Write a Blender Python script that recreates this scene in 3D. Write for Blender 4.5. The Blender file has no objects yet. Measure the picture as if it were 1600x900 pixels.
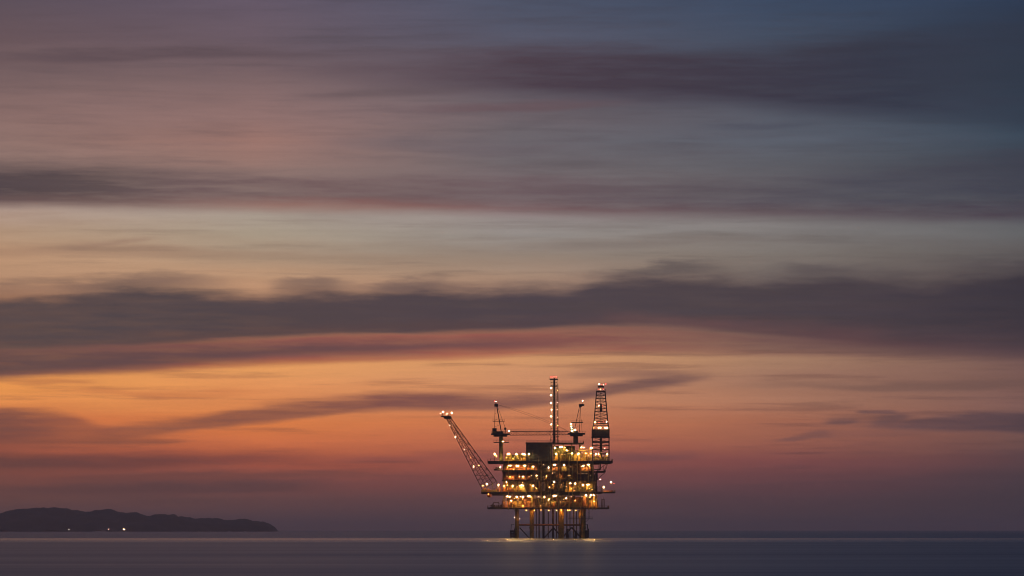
import bpy, bmesh, math, random
from mathutils import Vector, Matrix

random.seed(11)
R = math.radians
scene = bpy.context.scene
COL = scene.collection

# ------------------------------------------------------------------ render
scene.render.engine = 'CYCLES'
scene.cycles.use_denoising = True
scene.cycles.use_light_tree = True
scene.cycles.max_bounces = 6
scene.cycles.volume_bounces = 1
scene.cycles.sample_clamp_indirect = 10.0
scene.cycles.filter_width = 0.95
scene.view_settings.view_transform = 'Standard'
scene.view_settings.look = 'None'
scene.view_settings.exposure = 0.0
scene.view_settings.gamma = 1.0

# ------------------------------------------------------------------ helpers
def lin(c):
    out = []
    for v in c:
        v = v / 255.0
        out.append(v / 12.92 if v <= 0.04045 else ((v + 0.055) / 1.055) ** 2.4)
    return tuple(out)

def tag(o, label=None, cat=None, group=None, kind=None):
    if label: o['label'] = label
    if cat: o['category'] = cat
    if group: o['group'] = group
    if kind: o['kind'] = kind
    return o

def empty(name, loc, label, cat, group=None):
    o = bpy.data.objects.new(name, None)
    o.empty_display_size = 2.0
    COL.objects.link(o)
    o.location = loc
    tag(o, label, cat, group)
    return o

class MB:
    """collects shapes in rig coordinates and links them as one mesh"""
    def __init__(self):
        self.bm = bmesh.new()
        self.mi = 0
    def _mark(self, geom):
        for f in geom:
            f.material_index = self.mi
    def box(self, x0, x1, y0, y1, z0, z1):
        v = [self.bm.verts.new((x, y, z)) for x in (x0, x1) for y in (y0, y1) for z in (z0, z1)]
        fs = [(0,1,3,2), (4,6,7,5), (0,4,5,1), (2,3,7,6), (0,2,6,4), (1,5,7,3)]
        self._mark([self.bm.faces.new([v[i] for i in f]) for f in fs])
    def tube(self, p, q, r, r2=None, n=8, caps=True):
        p, q = Vector(p), Vector(q)
        d = q - p
        if d.length < 1e-6: return
        r2 = r if r2 is None else r2
        m = d.to_track_quat('Z', 'Y').to_matrix()
        a, b = [], []
        for i in range(n):
            t = 2 * math.pi * (i + 0.5) / n
            o = Vector((math.cos(t), math.sin(t), 0))
            a.append(self.bm.verts.new(p + m @ (o * r)))
            b.append(self.bm.verts.new(q + m @ (o * r2)))
        fs = [self.bm.faces.new((a[i], a[(i+1) % n], b[(i+1) % n], b[i])) for i in range(n)]
        if caps:
            fs.append(self.bm.faces.new(a[::-1])); fs.append(self.bm.faces.new(b))
        self._mark(fs)
    def bar(self, p, q, t):
        self.tube(p, q, t * 0.7, n=4)
    def ball(self, c, r, sub=1, sc=(1, 1, 1)):
        g = bmesh.ops.create_icosphere(self.bm, subdivisions=sub, radius=r,
              matrix=Matrix.Translation(c) @ Matrix.Diagonal((*sc, 1)))
        self._mark({f for v in g['verts'] for f in v.link_faces})
    def vessel(self, p, q, r, n=14):
        p, q = Vector(p), Vector(q)
        d = (q - p).normalized()
        self.tube(p, q, r, n=n)
        self.tube(q, q + d * r * 0.3, r * 0.98, r * 0.75, n=n)
        self.tube(q + d * r * 0.3, q + d * r * 0.48, r * 0.75, r * 0.3, n=n)
        self.tube(p, p - d * r * 0.3, r * 0.98, r * 0.75, n=n)
        self.tube(p - d * r * 0.3, p - d * r * 0.48, r * 0.75, r * 0.3, n=n)
    def truss(self, A, B, n, t, tb):
        """A, B: lists of chord ends (2, 3 or 4), braced in n bays"""
        k = len(A)
        A = [Vector(a) for a in A]; B = [Vector(b) for b in B]
        for a, b in zip(A, B): self.bar(a, b, t)
        pt = lambda i, s: A[i].lerp(B[i], s)
        for j in range(n + 1):
            s = j / n
            for i in range(k if k > 2 else 1):
                self.bar(pt(i, s), pt((i+1) % k, s), tb)
            if j < n:
                s2 = (j + 1) / n
                for i in range(k if k > 2 else 1):
                    i2 = (i + 1) % k
                    if (i + j) % 2: self.bar(pt(i, s), pt(i2, s2), tb)
                    else: self.bar(pt(i2, s), pt(i, s2), tb)
    def railing(self, pts, h=1.15, step=2.0, t=0.07):
        for a, b in zip(pts[:-1], pts[1:]):
            a, b = Vector(a), Vector(b)
            n = max(1, round((b - a).length / step))
            for i in range(n + 1):
                p = a.lerp(b, i / n)
                self.bar(p, p + Vector((0, 0, h)), t)
            for hh in (h * 0.52, h):
                self.bar(a + Vector((0, 0, hh)), b + Vector((0, 0, hh)), t)
    def build(self, name, mats, parent=None, off=(0, 0, 0), smooth=False):
        me = bpy.data.meshes.new(name)
        bmesh.ops.translate(self.bm, verts=self.bm.verts, vec=-Vector(off))
        bmesh.ops.recalc_face_normals(self.bm, faces=self.bm.faces)
        self.bm.to_mesh(me); self.bm.free()
        for m in (mats if isinstance(mats, (list, tuple)) else [mats]):
            me.materials.append(m)
        if smooth:
            for p in me.polygons: p.use_smooth = True
        o = bpy.data.objects.new(name, me)
        COL.objects.link(o)
        if parent: o.parent = parent
        return o

# ------------------------------------------------------------------ materials
def paint(name, c1, c2, rough=0.6, scale=0.35, metal=0.0):
    """weathered paint: two tones of the coating and a scatter of rust"""
    m = bpy.data.materials.new(name); m.use_nodes = True
    nt = m.node_tree; b = nt.nodes['Principled BSDF']
    tc = nt.nodes.new('ShaderNodeTexCoord')
    n1 = nt.nodes.new('ShaderNodeTexNoise'); n1.inputs['Scale'].default_value = scale; n1.inputs['Detail'].default_value = 6
    n2 = nt.nodes.new('ShaderNodeTexNoise'); n2.inputs['Scale'].default_value = scale * 3.1; n2.inputs['Detail'].default_value = 8
    nt.links.new(tc.outputs['Object'], n1.inputs['Vector']); nt.links.new(tc.outputs['Object'], n2.inputs['Vector'])
    r1 = nt.nodes.new('ShaderNodeValToRGB')
    r1.color_ramp.elements[0].position = 0.35; r1.color_ramp.elements[1].position = 0.65
    r1.color_ramp.elements[0].color = (*c1, 1); r1.color_ramp.elements[1].color = (*c2, 1)
    r2 = nt.nodes.new('ShaderNodeValToRGB')
    r2.color_ramp.elements[0].position = 0.56; r2.color_ramp.elements[1].position = 0.68
    r2.color_ramp.elements[0].color = (0, 0, 0, 1); r2.color_ramp.elements[1].color = (1, 1, 1, 1)
    mx = nt.nodes.new('ShaderNodeMix'); mx.data_type = 'RGBA'
    nt.links.new(n1.outputs['Fac'], r1.inputs['Fac']); nt.links.new(n2.outputs['Fac'], r2.inputs['Fac'])
    nt.links.new(r2.outputs['Color'], mx.inputs['Factor'])
    nt.links.new(r1.outputs['Color'], mx.inputs['A']); mx.inputs['B'].default_value = (0.13, 0.055, 0.025, 1)
    nt.links.new(mx.outputs['Result'], b.inputs['Base Color'])
    b.inputs['Roughness'].default_value = rough; b.inputs['Metallic'].default_value = metal
    return m

def lamp_mat(name, col, strength):
    m = bpy.data.materials.new(name); m.use_nodes = True
    nt = m.node_tree
    b = nt.nodes['Principled BSDF']
    b.inputs['Base Color'].default_value = (0.3, 0.3, 0.3, 1)
    b.inputs['Emission Color'].default_value = (*col, 1)
    b.inputs['Emission Strength'].default_value = strength
    return m

M = dict(
    steel=paint('dark_steel', (0.035, 0.03, 0.028), (0.06, 0.05, 0.042)),
    deck=paint('deck_steel', (0.06, 0.048, 0.035), (0.09, 0.068, 0.045)),
    yellow=paint('yellow_paint', (0.50, 0.30, 0.045), (0.38, 0.24, 0.05)),
    olive=paint('olive_paint', (0.28, 0.21, 0.05), (0.20, 0.17, 0.06)),
    orange=paint('orange_primer', (0.46, 0.17, 0.045), (0.32, 0.12, 0.04)),
    grey=paint('grey_cladding', (0.07, 0.07, 0.066), (0.045, 0.045, 0.043), scale=0.3),
    pale=paint('pale_cladding', (0.36, 0.31, 0.22), (0.28, 0.24, 0.17)),
    brown=paint('brown_steel', (0.16, 0.09, 0.045), (0.10, 0.065, 0.04)),
    wet=paint('tarred_steel', (0.02, 0.02, 0.02), (0.03, 0.028, 0.025), rough=0.4),
    lifeboat=paint('lifeboat_orange', (0.75, 0.20, 0.03), (0.68, 0.17, 0.03), rough=0.4),
    warm=lamp_mat('warm_lamp_lens', (1.0, 0.60, 0.22), 100.0),
    gold=lamp_mat('amber_lamp_lens', (1.0, 0.40, 0.08), 30.0),
    flood=lamp_mat('flood_lamp_lens', (1.0, 0.60, 0.22), 190.0),
    dim=lamp_mat('dim_lamp_lens', (1.0, 0.50, 0.14), 5.0),
    pink=lamp_mat('pink_lamp_lens', (1.0, 0.52, 0.38), 16.0),
    red=lamp_mat('red_lamp_lens', (1.0, 0.085, 0.065), 6.5),
    white=lamp_mat('white_lamp_lens', (1.0, 0.74, 0.46), 60.0),
)

# ------------------------------------------------------------------ rig coordinates
S = 0.4                              # metres per unit of the measured elevation drawing
ORG = Vector((24.0, 2500.0, 0.0))
def X(px): return (px - 860.0) * S
def Z(py): return (841.0 - py) * S
def P(px, py, dy=0.0): return Vector((X(px), dy, Z(py)))

def thing(name, px, py, dy, label, cat, group=None):
    off = P(px, py, dy)
    o = empty(name, ORG + off, label, cat, group)
    return o, off

# floodlight meshes: hanging on a stub, or on a post; one mesh each, copied
def lamp_mesh(kind, lens, post):
    b = MB(); b.mi = 1
    b.ball((0, 0, 0), 0.29, 2, (1, 1, 0.92))
    b.mi = 0
    b.box(-0.34, 0.34, -0.06, 0.5, 0.30, 0.48)
    b.box(-0.30, 0.30, 0.36, 0.52, -0.25, 0.30)
    if post > 0: b.bar((0, 0.44, 0.3), (0, 0.44, -post), 0.13)
    else: b.bar((0, 0.3, 0.45), (0, 0.3, 0.45 - post), 0.12)
    o = b.build('floodlight_' + kind, [M['steel'], M[lens]])
    me = o.data
    COL.objects.unlink(o); bpy.data.objects.remove(o)
    return me
_lm = {}
def lamp(parent, off, px, py, dy, lens='warm', size=1.0, post=-0.7, name='floodlight'):
    key = (lens, post)
    if key not in _lm: _lm[key] = lamp_mesh(lens, lens, post)
    o = bpy.data.objects.new(name, _lm[key]); COL.objects.link(o)
    o.parent = parent; o.location = P(px, py, dy) - off; o.scale = (size,) * 3
    return o

# the floodlights' beams: each reflector throws its light down and back over the plant behind it
_beam = {}
_sea = bpy.data.lights.new('sea_strip_spot', 'SPOT'); _sea.energy = 2300.0; _sea.spot_size = R(80); _sea.spot_blend = .6
_sea.shadow_soft_size = .25; _sea.color = (1.0, .60, .20)
def sea_beam(o):  # extra spot added at a lamp to strengthen the amber strip on the water
    q = bpy.data.objects.new('sea_strip_spot', _sea); COL.objects.link(q)
    q.parent = o; q.location = (0, -.36, 0)
    q.rotation_euler = Vector((0, .96, .28)).to_track_quat('Z', 'Y').to_euler()
def beam(o, kind, watts):
    key = (kind, watts)
    if key not in _beam:
        l = bpy.data.lights.new('floodlight_beam', 'SPOT'); l.energy = watts; l.spot_size = R(150); l.spot_blend = .5; l.shadow_soft_size = .25
        l.color = (1.0, .68, .15) if kind == 'sodium' else (1.0, .56, .16) if kind != 'gold' else (1.0, .40, .07)
        _beam[key] = l
    q = bpy.data.objects.new('floodlight_beam', _beam[key]); COL.objects.link(q)
    q.parent = o; q.location = (0, .1, -.75)
    q.rotation_euler = Vector((0, -.62, .78)).to_track_quat('Z', 'Y').to_euler()

# ================================================================== PLATFORM
rig = empty('oil_platform', ORG, 'brightly lit offshore oil platform of stacked steel decks standing on legs in the sea', 'oil platform')
O0 = Vector((0, 0, 0))

# ---- legs and jacket
FR, BK = -15.0, 15.0
legs = [(807.7, 1.2), (830.8, 1.25), (876.5, 1.6), (911.0, 1.35)]
for dy in (FR, BK):
    for px, r in legs:
        b = MB(); b.tube(P(px, 860, dy), P(px, 795.4, dy), r, n=16)
        b.tube(P(px, 826, dy), P(px, 823, dy), r * 1.22, n=16)
        b.tube(P(px, 799, dy), P(px, 796.5, dy), r * 1.25, n=16)
        b.build('leg', M['yellow' if px > 800 else 'brown'], rig, smooth=False)
for px, r, dy, mk in [(842.2, .42, -4, 'brown'), (849, .75, -6, 'wet'), (856.5, .3, -2, 'brown'), (863.8, .62, -7, 'brown'),
                   (869.5, .35, 3, 'brown'), (885.5, .35, -3, 'brown'), (890.5, .28, 2, 'brown'), (896, .4, -6, 'olive'), (901, .3, 4, 'brown'), (838, .25, 5, 'brown')]:
    b = MB(); b.tube(P(px, 860, dy), P(px, 795.4, dy), r, n=12)
    b.build('conductor_pipe', M[mk], rig)
for dy in (FR, BK):
    b = MB()
    b.tube(P(808, 820.3, dy), P(911, 820.3, dy), 0.5, n=10)
    b.build('horizontal_brace', M['orange'], rig)
    for (x0, y0, x1, y1) in [(812, 824.5, 828, 842), (865, 824, 849, 842), (864, 824, 880, 842), (893, 824, 877, 842), (893, 824, 909, 842)]:
        b = MB(); b.tube(P(x0, y0, dy), P(x1, y1, dy), 0.33, n=8)
        b.build('diagonal_brace', M['wet'], rig)
for px in (807.7, 830.8, 876.5, 911):
    b = MB()
    b.tube(P(px, 820.3, FR), P(px, 820.3, BK), 0.42, n=8)
    b.tube(P(px, 822, FR), P(px, 841, 0), 0.3, n=8); b.tube(P(px, 841, 0), P(px, 822, BK), 0.3, n=8)
    b.build('cross_brace', M['brown'], rig)
# boat landings
for (xa, xb, s) in ((797.5, 804.2, 1), (913.5, 918.5, -1)):
    b = MB()
    n = 4
    for i in range(n):
        x = xa + (xb - xa) * i / (n - 1)
        for dy in (-17, -11, -5):
            b.tube(P(x, 849, dy), P(x, 829 - (3 if i == n - 1 else 0), dy), 0.34, n=8)
    for py in (830, 834, 838):
        b.box(X(xa), X(xb), -17.3, -16.7, Z(py) - .55, Z(py) + .55)
        b.box(X(xa), X(xb), -5.3, -4.7, Z(py) - .55, Z(py) + .55)
        b.box(X(xa) - .2, X(xa) + .2, -17, -5, Z(py) - .5, Z(py) + .5)
    b.box(X(xa), X(xb), -16.6, -5.4, Z(834), Z(833.4))
    e = xa if s > 0 else xb
    for dy in (-17, -5): b.tube(P(e, 840, dy), P(e + s * 1.5, 819.5, dy), 0.16, n=6)
    b.bar(P(e + s * 1.5, 819.5, -17), P(e + s * 6, 819.5, -15), 0.2)
    b.build('boat_landing', M['wet'], rig)
# pump caissons at the water
for i, (px, w, top, dy) in enumerate([(886, 2.6, 826, -12), (899, 2.4, 829, -13), (905.5, 1.2, 822, -12)]):
    b = MB(); b.tube(P(px, 849, dy), P(px, top + 9, dy), w * S * 1.0, n=12); b.tube(P(px, top + 9, dy), P(px, top, dy), w * S * .75, n=12)
    b.build('pump_caisson', M['wet' if i < 2 else 'olive'], rig)
b = MB(); b.tube(P(905.2, 810, -12), P(905.2, 796.5, -12), 0.85, n=14); b.tube(P(905.2, 822, -12), P(905.2, 810, -12), 0.4, n=10)
b.build('riser_pipe', M['yellow'], rig)
# low gangway on the right
b = MB(); b.box(X(887), X(925), -16.5, -13.9, Z(811.4), Z(810.4))
b.railing([P(887, 810.4, -16.4), P(925, 810.4, -16.4)], step=2.2)
b.bar(P(919, 811, -15.2), P(912, 818, -15.2), .2)
b.build('gangway', M['brown'], rig)
# ladder tower between the decks and the gangway
b = MB(); b.truss([P(918.2, 811, -15), P(920.2, 811, -15)], [P(918.2, 795, -15), P(920.2, 795, -15)], 8, .1, .07)
b.build('ladder', M['steel'], rig)

# ---- decks
def deck(x0, x1, y0, y1, ytop, ybot, mat, rails=True, girder=True, name='deck', rail_mat='steel'):
    b = MB()
    zt, zb = Z(ytop), Z(ybot)
    b.box(X(x0), X(x1), y0, y1, zt - 0.25, zt)                       # plate
    e = 0.35
    for yy in (y0 + .05, y1 - e - .05):                               # edge girders
        b.box(X(x0) + .05, X(x1) - .05, yy, yy + e, zb, zt - 0.252)
    for xx in (X(x0) + .05, X(x1) - .05 - e):
        b.box(xx, xx + e, y0 + .45, y1 - .45, zb, zt - 0.252)
    n = max(2, int((X(x1) - X(x0)) / 6))
    for i in range(1, n):
        xx = X(x0) + (X(x1) - X(x0)) * i / n
        b.box(xx - .15, xx + .15, y0 + .45, y1 - .45, zb + .1, zt - 0.252)
    d = b.build(name, M[mat], rig)
    if rails:
        b = MB()
        z = zt
        b.railing([(X(x0)+.1, y1-.1, z), (X(x0)+.1, y0+.1, z), (X(x1)-.1, y0+.1, z), (X(x1)-.1, y1-.1, z)], t=.07)
        r = b.build('railing', M[rail_mat], d)
    return d
deck(761.8, 950.5, -22, 22, 793.2, 795.6, 'brown', rail_mat='orange')
deck(752, 940, -22, 22, 769.4, 771.8, 'deck', rail_mat='yellow')
deck(940.2, 960.5, -14, 10, 769.2, 770.9, 'deck', rail_mat='yellow')
deck(769, 931, -19, 19, 771.9, 774.2, 'deck', rails=False)
deck(784, 932, -20, 20, 750.6, 751.8, 'brown', rail_mat='yellow')
deck(771.5, 784, -18, 4, 733.4, 735.4, 'steel')
deck(784.1, 846, -21, 20, 735.2, 738.2, 'olive', rail_mat='olive')
deck(846.1, 917.9, -18, 20, 736, 738.4, 'brown')
deck(918, 945, -14, 14, 736.5, 738.6, 'steel')
deck(762, 956, -22, 22, 721.2, 724.6, 'steel', rail_mat='olive')
# braces under the right overhang of the upper deck
for dy in (-13, 13):
    for (x0, y0, x1, y1, t) in [(930, 738, 947, 725, .3), (945, 738, 948.5, 725, .25), (932, 750, 945, 739, .22)]:
        b = MB(); b.bar(P(x0, y0, dy), P(x1, y1, dy), t); b.build('overhang_brace', M['steel'], rig)

# ---- columns between decks
for dy in (-16, 16):
    for px in (788, 809, 831, 853, 877, 897, 911, 925.5, 931):
        b = MB()
        b.box(X(px)-.45, X(px)+.45, dy-.45, dy+.45, Z(793.2), Z(774.2) - .01)
        if px < 931: b.box(X(px)-.45, X(px)+.45, dy-.45, dy+.45, Z(769.4), Z(724.6) - .01)
        else: b.box(X(px)-.4, X(px)+.4, dy+1.1, dy+1.9, Z(769.4), Z(738.6))
        b.build('deck_column', M['brown' if px != 831 else 'olive'], rig)

# ---- equipment
def module(x0, x1, yt, yb, dy0, dy1, mat, ribs=True):
    """boxed module with corrugated cladding, a cornice, door and louvre openings"""
    b = MB()
    xa, xb, zt, zb = X(x0), X(x1), Z(yt), Z(yb)
    b.box(xa, xb, dy0, dy1, zb, zt)
    n = max(2, int((xb - xa) / 0.9))
    for i in range(n):
        if i % 2: continue
        u = xa + (xb - xa) * (i + .5) / n
        b.box(u - .12, u + .12, dy0 - .12, dy0 + .02, zb + .05, zt - .2)
    b.box(xa - .08, xb + .08, dy0 - .2, dy1 + .08, zt + .003, zt + .22)
    o = b.build('module_wall', M[mat], rig)
    if zt - zb > 3 and xb - xa > 3:
        d = MB(); u = xa + (xb - xa) * random.uniform(.2, .7)
        d.box(u, u + 1.0, dy0 - .2, dy0 - .13, zb + .1, zb + 2.2)
        d.build('door', M['steel'], o)
    return o

def vessel_h(x0, x1, py, r, dy, mat, ybase):
    b = MB(); p, q = P(x0, py, dy), P(x1, py, dy)
    b.vessel(p, q, r)
    for s in (.2, .8):
        c = p.lerp(q, s); b.box(c.x-.2, c.x+.2, dy - r*.7, dy + r*.7, Z(ybase), c.z - r * .6)
    c = p.lerp(q, .5); b.tube(c, c + Vector((0, 0, r + .6)), .25); 
    b.build('pressure_vessel', M[mat], rig)

def vessel_v(px, yt, yb, r, dy, mat):
    b = MB(); b.vessel(P(px, yb, dy) + Vector((0, 0, r * .6 + .3)), P(px, yt, dy) - Vector((0, 0, r * .5)), r)
    for a in range(3):
        t = a * 2.1; o = Vector((math.cos(t) * r * .8, math.sin(t) * r * .8, 0))
        b.bar(P(px, yb, dy) + o, P(px, yb, dy) + o + Vector((0, 0, r * .9)), .2)
    for k in range(2):
        z = Z(yb) + (Z(yt) - Z(yb)) * (.4 + .35 * k)
        b.tube((X(px), dy, z), (X(px), dy, z + .15), r * 1.12, n=14)
    b.build('column_vessel', M[mat], rig)

def pipes(x0, x1, yt, yb, dy, mat, nh=3, nv=5, r=.2, seed=0):
    rr = random.Random(seed + int(x0 * 7 + yt * 13))
    b = MB(); xa, xb, zt, zb = X(x0), X(x1), Z(yt), Z(yb)
    for i in range(nh):
        z = zb + (zt - zb) * (i + rr.uniform(.2, .8)) / nh; d = dy + rr.uniform(-1.2, 1.2); q = r * rr.uniform(.6, 1.5)
        u0, u1 = sorted((rr.uniform(xa, xa + (xb-xa)*.45), rr.uniform(xa + (xb-xa)*.55, xb)))
        b.tube((u0, d, z), (u1, d, z), q, n=8)
        b.tube((u0, d, z), (u0, d, zb), q, n=8); b.tube((u1, d, z), (u1, d, zt if rr.random() < .5 else zb), q, n=8)
        for k in range(int((u1 - u0) / 3)):
            w = rr.uniform(u0, u1); b.ball((w, d, z), q * 1.7, 1)          # valves
            b.bar((w, d, z), (w, d, z + q * 3), .08)
    for i in range(nv):
        u = rr.uniform(xa, xb); d = dy + rr.uniform(-1.2, 1.2)
        b.tube((u, d, zb), (u, d, zb + (zt - zb) * rr.uniform(.5, 1)), r * rr.uniform(.5, 1.3), n=8)
    b.build('pipework', M[mat], rig)

def skid(x0, x1, yt, yb, dy, mat, seed=0):
    rr = random.Random(seed + int(x0 * 3 + yt * 17))
    b = MB(); xa, xb, zt, zb = X(x0), X(x1), Z(yt), Z(yb)
    b.box(xa, xb, dy - 2, dy + 2, zb, zb + .3)
    u = xa + .2
    while u < xb - .8:
        w = min(rr.uniform(.7, 2.2), xb - u); h = (zt - zb) * rr.uniform(.35, 1)
        k = rr.random()
        if k < .55: b.box(u, u + w * .85, dy - rr.uniform(.8, 1.9), dy + rr.uniform(.6, 1.8), zb + .3, zb + .3 + h)
        elif k < .8: b.vessel((u + w*.4, dy, zb + .8), (u + w*.4, dy, zb + max(1.2, h)), w * .38, n=10)
        else:
            b.truss([(u, dy - 1.5, zb + .3), (u + w * .8, dy - 1.5, zb + .3), (u + w * .8, dy + 1, zb + .3), (u, dy + 1, zb + .3)],
                    [(u, dy - 1.5, zb + h), (u + w * .8, dy - 1.5, zb + h), (u + w * .8, dy + 1, zb + h), (u, dy + 1, zb + h)], 2, .14, .09)
        u += w + rr.uniform(.05, .5)
    b.build('equipment_skid', M[mat], rig)

def bulkhead(x0, x1, yt, yb, dy, mat):
    b = MB(); b.box(X(x0), X(x1), dy, dy + .3, Z(yb), Z(yt))
    n = int((X(x1) - X(x0)) / 1.6)
    for i in range(n + 1):
        u = X(x0) + (X(x1) - X(x0)) * i / n
        b.box(u - .1, u + .1, dy - .25, dy - .003, Z(yb), Z(yt))
    b.build('bulkhead', M[mat], rig)

# level 1: lower deck to main deck (y 793 .. 774)
Lv = dict(yb=793.2, yt=774.4)
bulkhead(796, 838, 776, 793.2, -6, 'orange'); bulkhead(846, 884, 775, 793.2, -2, 'brown'); bulkhead(892, 926, 778, 793.2, -5, 'orange')
for x0, x1, mt, sd in [(786, 800, 'orange', 1), (800, 818, 'yellow', 2), (818, 836, 'orange', 3), (838, 856, 'brown', 4), (856, 870, 'orange', 5), (871, 888, 'brown', 6), (888, 906, 'olive', 7), (908, 922, 'orange', 8), (922, 934, 'yellow', 9)]:
    skid(x0, x1, 780 + sd % 3 * 2, 793.2, -15 - sd % 2, mt, sd)
    pipes(x0 - 2, x1 + 2, 775, 793.2, -11, 'orange' if sd % 2 else 'yellow', 3, 6, .2, sd)
pipes(764, 786, 783, 793.2, -14, 'brown', 2, 4, .16, 20); skid(766, 784, 788, 793.2, -12, 'brown', 21)
pipes(934, 949, 777, 793.2, -12, 'brown', 1, 4, .13, 22)
vessel_h(802, 815, 786.5, 1.9, -13, 'yellow', 793.2); vessel_h(858, 868, 787, 1.6, -14, 'olive', 793.2)
vessel_v(912, 776, 793.2, 1.2, -17.5, 'orange'); vessel_v(927, 777, 793.2, .9, -17.5, 'yellow')

# level 2: main deck to mezzanine (y 769.4 .. 751.8)
bulkhead(786, 838, 752.2, 769.4, -9, 'olive'); bulkhead(838.3, 884, 752.2, 769.4, -7, 'grey'); bulkhead(884.3, 928, 752.2, 769.4, -9, 'olive')
for x0, x1, mt, sd in [(786, 803, 'orange', 31), (804, 822, 'olive', 32), (823, 842, 'yellow', 33), (842, 860, 'brown', 34), (860, 880, 'steel', 35), (882, 898, 'yellow', 36), (898, 914, 'olive', 37), (914, 931, 'yellow', 38)]:
    skid(x0, x1, 758 + sd % 4, 769.4, -16 - sd % 2, mt, sd)
    pipes(x0 - 1, x1 + 1, 752.5, 769.4, -12, 'yellow' if sd % 3 else 'orange', 3, 5, .2, sd)
skid(755, 768, 763.5, 769.4, -14, 'orange', 41); skid(770, 784, 761, 769.4, -12, 'brown', 42); pipes(772, 786, 756, 769.4, -14, 'orange', 2, 4, .15, 43)
skid(932, 940, 760, 769.4, -13, 'olive', 44); skid(942, 958, 765.5, 769.2, -8, 'orange', 45)
vessel_v(848, 754, 769.4, 1.5, -18.2, 'pale'); vessel_v(869, 753.5, 769.4, 1.3, -18, 'brown')

# level 3: mezzanine to third deck (y 750.6 .. 738)
bulkhead(785.5, 842, 738.4, 750.6, -10, 'orange'); bulkhead(842.3, 890, 738.6, 750.6, -8, 'brown'); bulkhead(890.3, 926, 738.8, 750.6, -9, 'brown')
for x0, x1, mt, sd in [(787, 804, 'orange', 51), (806, 826, 'orange', 52), (826, 843, 'brown', 53), (845, 862, 'grey', 54), (864, 880, 'olive', 55), (900, 922, 'pale', 57)]:
    skid(x0, x1, 741 + sd % 4, 750.6, -17, mt, sd)
    pipes(x0 - 1, x1 + 1, 738.6, 750.6, -13, 'orange' if sd % 2 else 'olive', 2, 4, .2, sd)
module(899, 921, 741.5, 750.6, -19, -12, 'brown')
pipes(924, 934, 738.8, 750.6, -12, 'steel', 3, 7, .2, 58)

# level 4: third deck to upper deck (y 735 .. 724.6)
bulkhead(786, 838, 724.9, 735, -11, 'orange'); bulkhead(838.3, 886, 724.9, 735.8, -8, 'brown'); bulkhead(886.3, 926, 724.9, 735.8, -6, 'brown')
for x0, x1, mt, sd in [(787, 806, 'orange', 61), (808, 828, 'orange', 62), (829, 843, 'orange', 63), (847, 862, 'brown', 64), (862, 876, 'orange', 65), (877, 892, 'olive', 66), (905, 922, 'orange', 67)]:
    skid(x0, x1, 728.5 + sd % 3 * 1.4, 735.2 if x0 < 846 else 736, -15.5, mt, sd)
    pipes(x0 - 1, x1 + 1, 725, 735.2, -12.5, 'orange' if sd % 2 else 'brown', 2, 3, .2, sd)
pipes(922, 943, 725, 736.5, -10, 'steel', 2, 6, .2, 68); skid(774, 784, 730, 733.4, -12, 'brown', 69)
vessel_h(849, 859, 731, 1.3, -15.5, 'steel', 736)

# upper deck equipment (y 721 upward)
b = MB()
xa, xb = X(822), X(863)
b.box(xa, xb, -12, 12, Z(721.2), Z(693.4))
for i in range(16):
    u = xa + (xb - xa) * (i + .5) / 16; b.box(u - .16, u + .16, -12.18, -11.98, Z(721), Z(694))
b.box(xa - .3, xb + .3, -12.5, 12.3, Z(693.4) + .003, Z(692.2))
for zz in (Z(703), Z(712)): b.box(xa - .1, xb + .1, -12.45, -12.2, zz - .15, zz + .15)
dh = b.build('equipment_house', M['grey'], rig)
for u in (xa + 3, xa + 7.5, xa + 12):
    b = MB(); b.box(u, u + 1.4, -12.4, -12.22, Z(699.5), Z(696.5)); b.build('louvre', M['steel'], dh)
b = MB(); b.box(xa + 1.5, xa + 2.6, -12.36, -12.2, Z(721), Z(715.6)); b.build('door', M['olive'], dh)
b = MB(); b.railing([P(822, 692.2, -12.2), P(863, 692.2, -12.2)], step=2.5); b.build('roof_railing', M['steel'], dh)
# right wing: elevated pipe bridge and open steel frame
deck(863.5, 912, -12, 12, 692.5, 694.3, 'steel', name='roof_deck')
for dy in (-11, 11):
    for px in (866, 880, 893, 906):
        b = MB(); b.box(X(px)-.3, X(px)+.3, dy-.3, dy+.3, Z(721.2), Z(694.3) - .01); b.build('roof_column', M['olive'], rig)
bulkhead(864, 898, 697, 721.2, 0, 'steel')
module(869, 884, 701, 721.2, -9, 0, 'olive'); module(886, 900, 706, 721.2, -10, -2, 'grey')
for x0, x1, mt, sd in [(864, 880, 'yellow', 71), (880, 896, 'olive', 72), (896, 912, 'yellow', 73), (910, 924, 'yellow', 74)]:
    skid(x0, x1, 707 + sd % 3 * 2, 721.2, -15, mt, sd)
    pipes(x0, x1, 700, 721.2, -12.5, 'olive' if sd % 2 else 'yellow', 3, 6, .2, sd)
pipes(900, 922, 703, 721.2, -13, 'yellow', 3, 7, .18, 75)
skid(926, 952, 713, 721.2, -17, 'olive', 76); pipes(924, 952, 711, 721.2, -16, 'yellow', 3, 7, .15, 77)
for x0, x1, mt, sd in [(789, 800, 'yellow', 81), (800, 812, 'olive', 82), (812, 822, 'yellow', 83)]:
    skid(x0, x1, 713.5 + sd % 2 * 2, 721.2, -16, mt, sd); pipes(x0, x1, 710, 721.2, -13, 'yellow' if sd % 2 else 'olive', 3, 5, .17, sd)
bulkhead(790, 821, 713.5, 721.2, -9, 'olive'); pipes(764, 778, 714, 721.2, -15, 'steel', 1, 3, .12, 84)
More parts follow.
